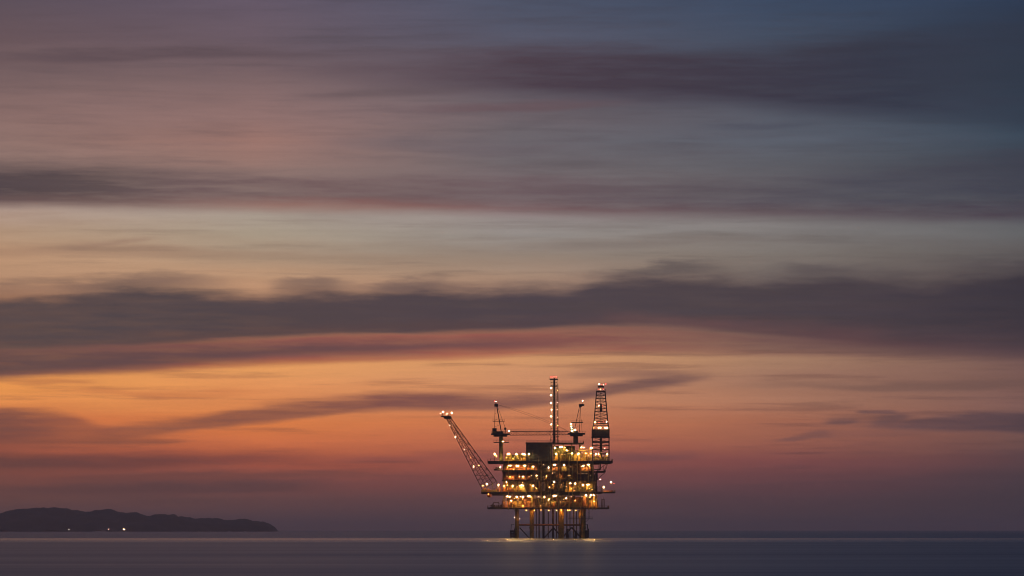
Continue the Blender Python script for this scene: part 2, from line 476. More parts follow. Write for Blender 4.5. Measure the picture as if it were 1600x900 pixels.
# modules filling the rear half of each deck
for (x0, x1, yt, yb, d0, d1, mt) in [(792, 826, 778, 793.2, 0, 13, 'brown'), (834, 872, 779, 793.2, 2, 14, 'grey'), (882, 908, 777, 793.2, 0, 13, 'orange'), (914, 928, 780, 793.2, 2, 14, 'brown'),
                                      (791, 828, 754, 769.4, -4, 13, 'olive'), (835, 874, 755, 769.4, 0, 14, 'pale'), (880, 908, 754, 769.4, -4, 14, 'grey'), (913, 928, 756, 769.4, -3, 12, 'olive'),
                                      (791, 826, 740.5, 750.6, -4, 14, 'brown'), (836, 872, 741, 750.6, -2, 14, 'grey'), (882, 922, 740.5, 750.6, -3, 13, 'brown'),
                                      (791, 828, 727, 735.2, -4, 14, 'orange'), (850, 876, 727, 736, -2, 14, 'brown'), (884, 914, 727.5, 736, 0, 14, 'grey'),
                                      (792, 818, 711.5, 721.2, 2, 16, 'olive'), (868, 884, 706, 721.2, 4, 12, 'grey')]:
    module(x0, x1, yt, yb, d0, d1, mt)
for (x0, x1, yt, yb, dy, mt) in [(790, 830, 776, 793.2, 18, 'orange'), (840, 925, 776, 793.2, 18, 'brown'), (790, 850, 753, 769.4, 17.5, 'yellow'), (855, 926, 753, 769.4, 17.5, 'olive'), (790, 920, 739.5, 750.6, 17.5, 'brown'), (790, 910, 726, 735.2, 17, 'orange')]:
    pipes(x0, x1, yt, yb, dy, mt, 4, 12, .22, 90)
# stairs between decks
for (xa_, ya_, xb_, yb_, dy) in [(868, 769.4, 880, 751, -20.6), (858, 793.2, 872, 772, -20.6), (842, 750.6, 852, 737, -19.5), (886, 769.4, 876, 751, -20.6)]:
    b = MB(); b.truss([P(xa_, ya_, dy), P(xa_, ya_, dy + 1)], [P(xb_, yb_, dy), P(xb_, yb_, dy + 1)], 16, .12, .1)
    b.bar(P(xa_, ya_ - 2.6, dy), P(xb_, yb_ - 2.6, dy), .07)
    b.build('stairway', M['steel'], rig)
# white pipe rail seen in front of the pale module
b = MB(); b.tube(P(899, 741.4, -20.2), P(921, 741.4, -20.2), .22); b.build('white_header_pipe', M['pale'], rig)

# ---- floodlights
FL = [
 # upper deck, left
 (773, 710.6, -18, 'warm', 1.15, 4.0), (775.6, 713.4, -16, 'gold', .9, 3.0), (793.6, 710.8, -19, 'warm', 1, 4.0), (796, 710.2, -18.6, 'warm', .9, 4.0), (807, 711, -19, 'warm', 1.2, 4.0),
 (816.6, 710.8, -19, 'warm', 1.1, 4.0), (819.2, 711.2, -19, 'warm', 1.1, 4.0), (826.3, 710.6, -17, 'warm', 1.1, 4.0),
 # upper deck, right
 (867, 700.6, -14, 'warm', 1, -.7), (874.8, 699.6, -14, 'warm', 1, -.7), (877.6, 699.4, -14, 'warm', .9, -.7), (882, 700, -14, 'gold', .9, -.7), (885.3, 704.8, -15, 'warm', 1, -.7), (868.7, 710.2, -18, 'warm', 1.15, 4.0),
 (893, 709.7, -18, 'warm', .95, 4.0), (902.2, 711, -18, 'warm', 1, 4.0), (903.4, 709.6, -18.6, 'warm', .95, 4.0), (907.6, 700, -15, 'warm', .95, -.7), (911.1, 700.2, -15, 'warm', .95, -.7), (922.4, 701.2, -15, 'warm', 1.05, 6.0), (924, 700.8, -15.4, 'warm', .9, 6.0),
 (914.7, 709.4, -18, 'gold', 1.1, 4.0), (922, 709.8, -18, 'gold', 1.1, 4.0), (930.1, 710.4, -19, 'warm', .9, 4.0), (934.2, 710.3, -19, 'warm', .9, 4.0), (947.6, 710.8, -19, 'warm', 1.05, 4.0), (944, 702, -14, 'pink', .6, -.7),
 # under the upper deck
 (781.9, 731, -18.6, 'white', .85, -.7), (795, 728.6, -18.6, 'warm', 1, -.7), (797.4, 728.4, -18.6, 'warm', 1, -.7), (807, 728.8, -18.6, 'warm', .95, -.7), (809.6, 729, -18.6, 'warm', .95, -.7), (819, 728.6, -18.6, 'warm', .95, -.7), (821.4, 728.4, -18.6, 'warm', .95, -.7), (833, 730, -18.6, 'warm', .95, -.7),
 (856.7, 731.7, -18.6, 'white', .9, -.7), (865.6, 727.2, -18.6, 'warm', 1.15, -.7), (867, 726.9, -18.6, 'warm', .9, -.7), (880.9, 727.8, -18.6, 'warm', 1.1, -.7), (910.8, 728.6, -18.6, 'warm', 1, -.7), (917.6, 727, -18.6, 'warm', 1, -.7), (919.2, 727.2, -18.6, 'warm', .9, -.7),
 # third level
 (803, 744.4, -19, 'white', .75, -.7), (817, 745.6, -19, 'white', .9, -.7), (838, 743.7, -19, 'warm', .75, -.7), (853.5, 744.8, -18, 'gold', .8, -.7), (874, 743, -18, 'gold', .7, -.7), (797, 746, -18.6, 'gold', .7, -.7),
 # main deck level
 (761, 757.2, -17, 'warm', 1.05, 4.0), (754.8, 759.5, -14, 'gold', .9, 3.0), (779, 758.3, -17, 'warm', 1.05, 4.0), (787.8, 760, -18.4, 'gold', 1.3, -.7), (791.7, 754, -18.4, 'warm', .75, -.7), (800.9, 760, -18.6, 'warm', 1, -.7), (812.4, 759.6, -18.6, 'gold', 1, -.7), (814.6, 759.2, -18.6, 'warm', 1.1, -.7), (816.8, 759.4, -18.6, 'warm', 1, -.7),
 (832.8, 759.4, -18.6, 'warm', 1.1, -.7), (846.9, 760.5, -18.6, 'warm', 1.05, -.7), (865.3, 753.6, -18.4, 'white', .9, -.7), (865.3, 748.3, -18, 'gold', .6, -.7), (888.4, 756.3, -18.6, 'warm', 1, -.7), (890.8, 755.8, -18.6, 'warm', .9, -.7), (897.8, 756.3, -18.6, 'warm', 1.15, -.7), (910, 758.3, -18.6, 'warm', 1, -.7), (916.6, 758, -18.6, 'warm', .95, -.7), (919, 757.7, -18.6, 'warm', 1, -.7),
 (937, 749.8, -10, 'pink', .8, 7.4), (942.3, 762, -12, 'warm', .95, 2.5), (954, 753.9, -10, 'white', .95, 6.0), (958.6, 756, -8, 'red', .8, 5.0),
 # under the main deck
 (793, 776.2, -20.3, 'warm', .85, -.7), (796.2, 776.8, -20.3, 'warm', .9, -.7), (803, 776.7, -20.3, 'pink', .75, -.7), (807.4, 777.2, -20.3, 'warm', .95, -.7), (812.8, 776.7, -20.3, 'pink', .75, -.7), (816.9, 777.2, -20.3, 'warm', .9, -.7), (825.6, 776.1, -20.3, 'warm', 1.05, -.7), (827.8, 776.3, -20.3, 'warm', .95, -.7), (798.9, 782.8, -18.4, 'white', .8, -.7),
 (850.5, 777.2, -20.3, 'warm', .9, -.7), (856.7, 781, -19, 'warm', .8, -.7), (864.6, 775.2, -20.3, 'warm', 1.05, -.7), (867.4, 775.4, -20.3, 'warm', .95, -.7), (883.9, 779, -19, 'white', .85, -.7), (914.4, 774.6, -20.3, 'warm', 1.15, -.7), (922, 774.4, -20.3, 'warm', 1, -.7), (926.3, 774.4, -20.3, 'warm', .95, -.7), (927, 784, -20, 'gold', .9, -.7),
 # lower deck and legs; last gold row added to light the legs
 (817, 791, -19.5, 'gold', .9, -.7), (845, 797.2, -14, 'gold', .6, -.7), (876, 797.2, -17.5, 'gold', .85, -.7), (886.5, 797.4, -17.5, 'gold', .8, -.7), (889.5, 797.4, -17.5, 'gold', .8, -.7), (804, 808.5, -16.6, 'pink', .7, -.7), (812, 811, -16.6, 'pink', .6, -.7), (908, 798, -14.5, 'gold', .9, -.7), (822, 797.6, -19, 'gold', .7, -.7), (834.5, 797.6, -19, 'gold', .7, -.7), (857, 797.6, -18, 'gold', .7, -.7), (869, 797.6, -19, 'gold', .7, -.7), (899, 797.6, -18, 'gold', .7, -.7),
]
for (px, py, dy, k, s, post) in FL:
    o = lamp(rig, O0, px, py, dy, 'flood' if (773 < py < 779 and k == 'warm') else k, s, post)
    if (773 < py < 779 and k == 'warm') or (py > 756 and px < 803 and k == 'warm'): sea_beam(o)
    if k in ('warm', 'gold', 'white') and s >= .7: beam(o, 'sodium' if py < 722 else k, 330.0 if py > 795 else (420.0 if py > 772 else 560.0) if py > 726 else 400.0)

# small bulkhead lamps scattered through the plant
rl = random.Random(5)
for (n, x0, x1, y0, y1, d0, d1) in [(16, 788, 930, 776, 791, -19, -16), (20, 787, 930, 754, 767, -19.2, -16), (16, 788, 922, 740, 749, -19, -17), (12, 788, 922, 726.5, 734, -18.5, -15), (18, 866, 950, 702, 719, -18.6, -13), (7, 789, 822, 713, 719, -18.6, -15)]:
    for i in range(n):
        px_ = x0 + (x1 - x0) * (i + rl.random()) / n
        o = lamp(rig, O0, px_, rl.uniform(y0, y1), rl.uniform(d0, d1), rl.choice(['dim', 'dim', 'dim', 'gold']), rl.uniform(.4, .7), -.7, 'bulkhead_lamp')
        if i % 2 == 0: beam(o, 'gold', 240.0)
# front bracing and risers that run past the deck edges
for (x0, x1, yt, yb, mt) in [(788, 809, 774.4, 793.2, 'orange'), (831, 853, 774.4, 793.2, 'brown'), (877, 897, 774.4, 793.2, 'orange'), (911, 931, 774.4, 793.2, 'yellow'),
                              (788, 809, 752, 769.4, 'yellow'), (809, 831, 752, 769.4, 'olive'), (853, 877, 752, 769.4, 'yellow'), (897, 911, 752, 769.4, 'olive'), (911, 931, 752, 769.4, 'yellow'),
                              (788, 809, 738.4, 750.6, 'orange'), (831, 853, 738.6, 750.6, 'olive'), (877, 897, 738.6, 750.6, 'olive'), (788, 831, 724.8, 735.2, 'orange'), (877, 911, 724.8, 736, 'orange')]:
    for q in ((x0, yb, x1, yt), (x0, yt, x1, yb)):
        b = MB(); b.bar(P(q[0] + 1, q[1], -17.2 if q[1] > q[3] else -16.9), P(q[2] - 1, q[3], -17.2 if q[1] > q[3] else -16.9), .3); b.build('front_brace', M[mt], rig)
for (px_, yt, yb, r, mt) in [(794.5, 722, 797, .28, 'yellow'), (803, 741, 797, .22, 'orange'), (822, 726, 772, .3, 'olive'), (835.6, 730, 800, .34, 'brown'), (841, 716, 768, .25, 'olive'), (845, 722, 796, .3, 'yellow'),
                              (859.5, 700, 797, .32, 'olive'), (871.5, 718, 797, .38, 'olive'), (874, 708, 772, .22, 'yellow'), (888, 712, 797, .3, 'yellow'), (893.6, 728, 797, .25, 'olive'), (901, 706, 760, .3, 'yellow'),
                              (906.4, 725, 797, .22, 'orange'), (918, 716, 797, .28, 'yellow'), (925, 722, 797, .3, 'olive'), (929, 737, 797, .2, 'orange')]:
    b = MB(); d = -22.6 - r
    b.tube(P(px_, yb, d), P(px_, yt, d), r, n=10); b.tube(P(px_, yt, d), P(px_, yt, -16), r, n=8); b.tube(P(px_, yb, d), P(px_, yb, -18), r, n=8)
    for k in range(int((yb - yt) / 9)): b.tube(P(px_, yt + 5 + 9 * k, d), P(px_, yt + 5.5 + 9 * k, d), r * 1.5, n=10)
    b.build('riser_pipe', M[mt], rig)
# stair tower on the front face
b = MB()
for i, (ya, yb_) in enumerate([(793, 781), (781, 769), (769, 757), (757, 745), (745, 733), (733, 721)]):
    xa_, xb_ = (852.2, 857.8) if i % 2 else (857.8, 852.2)
    b.truss([P(xa_, ya, -24), P(xa_, ya, -23.1)], [P(xb_, yb_, -24), P(xb_, yb_, -23.1)], 9, .13, .1)
    b.box(X(850.8), X(859.2), -24.2, -22.3, Z(yb_) - .1, Z(yb_))
for xx in (851, 859):
    for dd in (-24.1, -22.5): b.bar(P(xx, 793, dd), P(xx, 719, dd), .18)
b.build('stair_tower', M['olive'], rig)

# ================================================================== FLARE BOOM
fb, off = thing('flare_boom', 764, 766, -8, 'long inclined lattice flare boom rising to the upper left from the main deck edge', 'flare boom')
A0, A1 = P(754, 766, -10), P(698.5, 656, -10)
B0, B1 = P(770, 756.5, -15), P(702, 655.5, -12)
C0, C1 = P(775.5, 752, -4), P(705.5, 655, -8)
b = MB(); b.truss([A0, B0, C0], [A1, B1, C1], 15, .44, .19); b.build('lattice', M['steel'], fb, off)
b = MB(); b.bar(A0.lerp(B0, .4), A1.lerp(B1, .4), .3); b.bar(A0.lerp(C0, .5), A1.lerp(C1, .5), .26); b.build('gas_pipe', M['brown'], fb, off)
b = MB(); b.box(X(689.5), X(705), -14, -6, Z(652.6), Z(651.2))
b.box(X(694), X(706), -13, -7, Z(655.5), Z(652.7))
b.railing([P(689.5, 651.2, -6.1), P(689.5, 651.2, -13.9), P(705, 651.2, -13.9), P(705, 651.2, -6.1)], h=1.1, step=1.6)
b.tube(P(692.6, 651.2, -10), P(692, 646.5, -10), .25); b.tube(P(701, 651.2, -10), P(701.5, 647.5, -10), .22)
b.build('tip_platform', M['steel'], fb, off)
b = MB()
b.box(X(752.5), X(776), -15.5, -14.7, Z(768.9), Z(766.5)); b.box(X(752.5), X(776), -4.4, -3.6, Z(768.9), Z(766.5))
for (q, e) in ((A0, P(757, 767.5, -15)), (B0, P(770.5, 767.5, -15)), (C0, P(775, 767.5, -4)), (A0, P(757, 767.5, -4))): b.bar(q, e, .35)
b.build('hinge_frame', M['olive'], fb, off)
for (px, py, dy, k, s) in [(689, 647.2, -13.6, 'pink', .8), (692.9, 645, -13.6, 'white', .85), (699.5, 647.3, -13.6, 'pink', .8), (698, 648, -7, 'pink', .6), (706.3, 646.6, -13.6, 'white', .95),
        (703.4, 665.6, -12.6, 'pink', .7), (707.3, 664.4, -8, 'pink', .6), (712.3, 684, -13, 'white', .95), (719.8, 682.3, -8, 'pink', .75), (726, 703.6, -13, 'pink', .75), (730.3, 702, -8, 'pink', .65), (740.3, 729.7, -14, 'warm', 1.1), (748.4, 727.9, -8, 'gold', .75), (736, 716, -10, 'gold', .4)]:
    lamp(fb, off, px, py, dy, k, s, 1.2)

# ================================================================== CRANES
def crane_base(o, off, px, yt, yb, dy, r, plat, mat):
    b = MB(); b.tube(P(px, yb, dy), P(px, yt + 6, dy), r, r * .92, n=16); b.tube(P(px, yt + 6, dy), P(px, yt + .8, dy), r * .92, r * 1.35, n=16)
    b.build('pedestal', M[mat], o, off)
    b = MB(); x0, x1 = plat
    b.box(X(x0), X(x1), dy - 5, dy + 5, Z(yt) - .9, Z(yt))
    b.box(X(x0) + 1.5, X(x1) - 1.5, dy - 3.6, dy + 3.6, Z(yt) - 1.9, Z(yt) - .902)
    b.box(X(x0) + 1.2, X(px) + 1.5, dy - 2.2, dy + 2.4, Z(yt) + .003, Z(yt) + 1.4)
    b.build('slewing_platform', M['steel'], o, off)
    b = MB(); b.railing([P(x0, yt, dy + 4.9), P(x0, yt, dy - 4.9), P(x1, yt, dy - 4.9), P(x1, yt, dy + 4.9)], h=1.2, step=1.6, t=.09)
    b.build('railing', M['steel'], o, off)

# left crane
DA = -12
cr, off = thing('pedestal_crane', 783, 721, DA, 'left pedestal crane with its long lattice jib lowered level across the upper deck', 'crane', 'cranes standing on the upper deck')
crane_base(cr, off, 783, 678.5, 721, DA, 1.35, (767.5, 796.5), 'olive')
b = MB(); b.box(X(771.5), X(795), DA - 2.6, DA + 2.6, Z(692.9), Z(691.9)); b.railing([P(771.5, 691.9, DA - 2.5), P(795, 691.9, DA - 2.5)], t=.09); b.build('access_ring', M['steel'], cr, off)
b = MB(); b.box(X(769.4), X(776.2), DA - 4.6, DA - 2.3, Z(678.4), Z(670.4)); cab = b.build('cab', M['olive'], cr, off)
b = MB(); b.box(X(770.2), X(775.4), DA - 4.66, DA - 4.61, Z(675), Z(671.3)); b.build('window', M['grey'], cab, off)
b = MB()
for dy in (-1.5, 1.5):
    b.bar(P(783.6, 677, DA + dy), P(776, 634, DA + dy * .35), .46)
    b.bar(P(772.5, 677, DA + dy), P(773.8, 635, DA + dy * .35), .17)
    b.bar(P(789, 668, DA + dy), P(777.3, 636, DA + dy * .35), .14)
b.bar(P(789, 668, DA), P(790, 678, DA), .35)
for s in (.2, .42, .65, .82): b.bar(P(783.6, 677, DA).lerp(P(776, 634, DA), s) + Vector((0, -1.2*(1-s), 0)), P(783.6, 677, DA).lerp(P(776, 634, DA), s) + Vector((0, 1.2*(1-s), 0)), .2)
for s in (0, .33, .66): b.bar(P(772.8, 668 - 30*s, DA), P(781.5 - 5*s, 665 - 30*s, DA), .11)
b.build('mast', M['steel'], cr, off)
b = MB(); b.box(X(770), X(788.5), DA - 1.8, DA + 1.8, Z(659.7), Z(658.9)); b.railing([P(770, 658.9, DA - 1.7), P(788.5, 658.9, DA - 1.7)], h=1, step=2); b.build('mast_platform', M['steel'], cr, off)
b = MB(); b.box(X(772.6), X(778.4), DA - 1.1, DA + 1.1, Z(636.6), Z(632.4)); b.tube(P(775.5, 634, DA - 1.3), P(775.5, 634, DA + 1.3), .9, n=14); b.bar(P(774.2, 632, DA), P(774, 629, DA), .15); b.build('mast_head', M['steel'], cr, off)
b = MB()
b.truss([P(796.8, 675, DA - 1.2), P(796.8, 675, DA + 1.2), P(796.8, 681, DA + 1.2), P(796.8, 681, DA - 1.2)],
        [P(884, 674.8, DA - 1), P(884, 674.8, DA + 1), P(884, 680.6, DA + 1), P(884, 680.6, DA - 1)], 17, .34, .17)
b.bar(P(884, 674.8, DA), P(894, 677.5, DA), .3); b.bar(P(884, 680.6, DA), P(894, 677.5, DA), .3)
jib = b.build('jib', M['steel'], cr, off)
b = MB()
for d, ye in ((-.6, 674), (.6, 674)):
    p, q = P(777, 633.6, DA + d * .5), P(886, ye, DA + d)
    n = 12; prev = p
    for i in range(1, n + 1):
        s = i / n; w = p.lerp(q, s); w.z += 3.2 * s * (1 - s) * (1 if d < 0 else .35) * 4 * .55
        b.tube(prev, w, 0.07, n=4, caps=False); prev = w
b.build('pendant_cable', M['steel'], cr, off)
b = MB(); b.tube(P(789.5, 671, DA - 2.4), P(789.5, 671, DA + 2.4), .75, n=14); b.bar(P(788.8, 678, DA - 2.2), P(789.5, 671, DA - 2.2), .16); b.build('winch', M['steel'], cr, off)
for (px, py, dy, k, s) in [(772.9, 628.2, DA, 'red', 1.15), (775.2, 628.6, DA - .5, 'pink', .85), (795.5, 674.9, DA - 3, 'white', 1.05), (785.9, 691, DA - 2.9, 'warm', .7)]:
    lamp(cr, off, px, py, dy, k, s, .6)

# right crane
DB = 2
cr2, off = thing('pedestal_crane', 899.5, 692.5, DB, 'right pedestal crane between the mast and the derrick, brilliant white lamp at its cab', 'crane', 'cranes standing on the upper deck')
crane_base(cr2, off, 899.5, 677, 692.5, DB, 1.6, (887.2, 914.2), 'olive')
b = MB(); b.box(X(890.6), X(896), DB - 4.4, DB - 2.3, Z(676.9), Z(666)); cab = b.build('cab', M['pale'], cr2, off)
b = MB(); b.box(X(891.2), X(895.4), DB - 4.46, DB - 4.41, Z(672), Z(667)); b.build('window', M['grey'], cab, off)
b = MB()
for dy in (-1.4, 1.4):
    b.bar(P(896.6, 676, DB + dy), P(906, 633.5, DB + dy * .4), .26)
    b.bar(P(905.6, 676, DB + dy), P(907, 634, DB + dy * .4), .24)
    b.bar(P(909.5, 676, DB + dy), P(908.6, 656, DB + dy), .14)
for s in (.15, .3, .45, .6, .75): b.bar(P(896.6, 676, DB - 1.3).lerp(P(906, 633.5, DB), s), P(905.6, 676, DB - 1.3).lerp(P(907, 634, DB), s + .12), .12)
b.build('mast', M['steel'], cr2, off)
b = MB(); b.box(X(892), X(911), DB - 1.9, DB + 1.9, Z(661), Z(659.9)); b.railing([P(892, 659.9, DB - 1.8), P(911, 659.9, DB - 1.8)], h=1, step=2); b.build('mast_platform', M['steel'], cr2, off)
b = MB(); b.box(X(904.6), X(913), DB - 1.1, DB + 1.1, Z(634.6), Z(631.6)); b.tube(P(907, 634.5, DB - 1.3), P(907, 634.5, DB + 1.3), .9, n=14); b.bar(P(910.4, 632, DB), P(910.4, 628, DB), .15); b.build('mast_head', M['steel'], cr2, off)
b = MB(); b.truss([(X(900.5), DB + 5, Z(675.6)), (X(904), DB + 5, Z(675.6)), (X(904), DB + 5, Z(680)), (X(900.5), DB + 5, Z(680))],
        [(X(901), DB + 40, Z(675.6)), (X(903.4), DB + 40, Z(675.6)), (X(903.4), DB + 40, Z(679)), (X(901), DB + 40, Z(679))], 14, .26, .1)
b.build('jib', M['steel'], cr2, off)
for (px, py, dy, k, s, nm) in [(910.4, 626.4, DB, 'pink', 1.35, 1), (898.3, 672.3, DB - 4.8, 'white', 1.7, 1), (893.6, 673.8, DB - 5, 'warm', .9, 1), (892.2, 663, DB - 4.2, 'warm', .8, 1), (892.6, 667, DB - 4.8, 'white', .7, 1), (893, 670, DB - 4.8, 'white', .7, 1)]:
    lamp(cr2, off, px, py, dy, k, s, .5)

# ================================================================== LATTICE MAST / VENT STACK
DM = 4
ms, off = thing('vent_stack', 865.5, 692.3, DM, 'tallest slender vent mast with red lamps on top and white lamps up one side', 'vent mast')
b = MB(); b.tube(P(866.2, 692, DM), P(866.2, 597, DM), .78, .62, n=14); b.tube(P(866.2, 597, DM), P(866.2, 590.8, DM), .62, .5, n=12); b.build('stack_pipe', M['steel'], ms, off)
b = MB()
w = 2.0
b.truss([P(860.8, 692, DM - w), P(871.2, 692, DM - w), P(871.2, 692, DM + w), P(860.8, 692, DM + w)],
        [P(861, 593, DM - w * .8), P(870.6, 593, DM - w * .8), P(870.6, 593, DM + w * .8), P(861, 593, DM + w * .8)], 22, .16, .10)
for px in (858.6, 873.5):
    b.bar(P(px, 692, DM - 2.5), P(861 if px < 866 else 871, 684, DM - w), .2)
b.build('lattice', M['olive'], ms, off)
b = MB()
for py in (610, 622, 635, 647, 656, 664, 673, 682): b.box(X(868.6), X(872.4 if py < 650 else 873.8), DM - 2.2, DM - .2, Z(py) - .12, Z(py) + .12)
b.truss([P(871.6, 692, DM - 2.1), P(873, 692, DM - 2.1)], [P(871.2, 600, DM - 1.9), P(872.4, 600, DM - 1.9)], 60, .07, .05)
b.build('ladder', M['brown'], ms, off)
b = MB(); b.box(X(859), X(872), DM - 2.6, DM + 2.6, Z(593.4), Z(592)); b.box(X(860), X(871), DM - 2, DM + 2, Z(604), Z(602.8)); b.railing([P(859, 592, DM + 2.5), P(859, 592, DM - 2.5), P(872, 592, DM - 2.5), P(872, 592, DM + 2.5)], h=1, step=1.3); b.build('top_platform', M['steel'], ms, off)
for (px, py, k, s) in [(861, 589.2, 'red', 1.0), (865.8, 588.8, 'red', 1.2), (869.5, 589, 'red', 1.1), (863.2, 589.6, 'red', .8)]: lamp(ms, off, px, py, DM - 2.4, k, s, 1.0, 'beacon')
for (px, py, k, s) in [(861.2, 606.4, 'white', .95), (861, 617.8, 'white', 1), (861, 629.8, 'white', .95), (861.8, 640.4, 'white', .85), (861.4, 650.8, 'white', 1), (861.4, 663.2, 'white', 1.1), (862, 678, 'pink', .5), (870.8, 629, 'pink', .5), (870.6, 640, 'pink', .45), (871, 652, 'pink', .5), (871.4, 665, 'gold', .6), (871, 610, 'gold', .4)]:
    lamp(ms, off, px, py, DM - 2.2, k, s, .4)

# ================================================================== DERRICK
DD = -2
dk, off = thing('drilling_derrick', 938, 721, DD, 'tapering drilling derrick with a dark enclosed band and red lit crown', 'derrick')
h1, h2 = 5.4, 2.9
def sq(x0, x1, py, h): return [P(x0, py, DD - h), P(x1, py, DD - h), P(x1, py, DD + h), P(x0, py, DD + h)]
b = MB(); b.truss(sq(928.2, 949.4, 659, 4.2), sq(932, 945.4, 613, 2.7), 9, .40, .19)
for dy in (-1, 1): b.bar(P(938.8, 659, DD + dy * 4.2), P(938.7, 613, DD + dy * 2.7), .22)
b.build('upper_lattice', M['steel'], dk, off)
b = MB(); b.truss(sq(925.4, 951.4, 721.2, h1), sq(925.4, 951.4, 684, h1), 6, .44, .21)
b.box(X(925), X(951.8), DD - h1 - .3, DD + h1 + .3, Z(692.2), Z(690.6))
b.truss(sq(925.4, 951.4, 672, h1), sq(928.2, 949.4, 659, 4.2), 2, .36, .17)
b.build('substructure', M['steel'], dk, off)
b = MB(); b.box(X(924.4), X(952), DD - h1 - .2, DD + h1 + .2, Z(683.8), Z(672))
for i in range(13):
    u = X(924.4) + (X(952) - X(924.4)) * (i + .5) / 13; b.box(u - .15, u + .15, DD - h1 - .36, DD - h1 - .203, Z(683.4), Z(672.4))
b.box(X(923.8), X(952.6), DD - h1 - .8, DD + h1 + .8, Z(684.6), Z(683.8) - .003)
b.build('wind_wall', M['steel'], dk, off)
b = MB(); b.tube(P(938.8, 721, DD), P(938.8, 684.8, DD), .8, n=10); b.bar(P(938.8, 671.5, DD), P(938.8, 616, DD), .35); b.box(X(937), X(940.6), DD - .7, DD + .7, Z(644), Z(632)); b.build('travelling_block', M['steel'], dk, off)
b = MB(); b.box(X(931.4), X(946), DD - 3.2, DD + 3.2, Z(613), Z(611.4))
b.box(X(934), X(943.6), DD - 1.6, DD + 1.6, Z(606), Z(603)); 
for px in (934.4, 943.2):
    for dy in (-1.5, 1.5): b.bar(P(px, 611.4, DD + dy), P(px, 605, DD + dy), .2)
b.railing([P(931.4, 611.4, DD + 3.1), P(931.4, 611.4, DD - 3.1), P(946, 611.4, DD - 3.1), P(946, 611.4, DD + 3.1)], h=1.1, step=1.4)
b.build('crown_block', M['steel'], dk, off)
b = MB(); b.box(X(927.4), X(950), DD - 4.8, DD + 4.8, Z(662.6), Z(661.8)); b.railing([P(927.4, 661.8, DD - 4.7), P(950, 661.8, DD - 4.7)], step=1.8); b.build('monkey_board', M['brown'], dk, off)
for (px, py, dy, k, s, nm) in [(936, 600.8, -3, 'white', .85, 'beacon'), (940.2, 601.6, -3, 'red', .8, 'beacon'), (946.4, 600.6, -3, 'red', 1.1, 'beacon'), (943, 602, -3, 'pink', .6, 'beacon'),
        (934.5, 609, -5.4, 'red', .7, 'beacon'), (938, 609.2, -5.4, 'gold', .9, 'beacon'), (942.6, 609, -5.4, 'red', .9, 'beacon'),
        (935.6, 634.6, -5.8, 'warm', .75, 'floodlight'), (941.5, 635, -5, 'red', .55, 'floodlight'), (929.6, 660.6, -7.2, 'warm', .95, 'floodlight'), (935.6, 660.5, -6.8, 'red', .8, 'floodlight'), (943, 660, -6.8, 'red', .6, 'floodlight'), (947.4, 659.8, -7, 'white', .75, 'floodlight'),
        (935, 669.2, -8, 'warm', 1.0, 'floodlight'), (937.6, 669.2, -8, 'warm', 1.0, 'floodlight'), (945, 669.2, -8, 'warm', 1.0, 'floodlight'), (947.8, 669.2, -8, 'warm', 1.0, 'floodlight'), (927.5, 669.5, -8, 'gold', .6, 'floodlight'),
        (945, 700, -7.4, 'red', .5, 'floodlight')]:
    lamp(dk, off, px, py, dy, k, s, .5, nm)

# ================================================================== LIFEBOAT
lb, off = thing('lifeboat', 765, 777.6, -19, 'small orange enclosed lifeboat hanging under the left edge of the main deck', 'lifeboat')
b = MB(); bm = b.bm
secs = [(-3.6, .25, .3, .55), (-2.9, 1.0, .8, 1.0), (-1.2, 1.5, 1.0, 1.35), (1.2, 1.5, 1.0, 1.35), (2.9, 1.0, .85, 1.05), (3.6, .2, .25, .5)]
rings = []
for (yy, hw, dn, up) in secs:
    ring = []
    for i in range(12):
        t = 2 * math.pi * i / 12
        ring.append(bm.verts.new((X(765) + hw * math.cos(t), -19 + yy, Z(775.3) + (up if math.sin(t) > 0 else dn) * math.sin(t))))
    rings.append(ring)
for a, c in zip(rings[:-1], rings[1:]):
    for i in range(12): bm.faces.new((a[i], a[(i+1) % 12], c[(i+1) % 12], c[i]))
bm.faces.new(rings[0][::-1]); bm.faces.new(rings[-1])
b.build('hull', M['lifeboat'], lb, off, smooth=True)
b = MB(); b.box(X(765) - .5, X(765) + .5, -18.4, -17.2, Z(775.3) + 1.2, Z(775.3) + 1.65); b.build('wheelhouse', M['lifeboat'], lb, off)
b = MB()
for dy in (-21, -17): b.bar((X(765), dy, Z(775.3) + .9), (X(765), dy, Z(771.9)), .1)
b.build('davit_cable', M['steel'], lb, off)
lamp(rig, O0, 763.2, 772.6, -22.5, 'gold', .6, -.3)

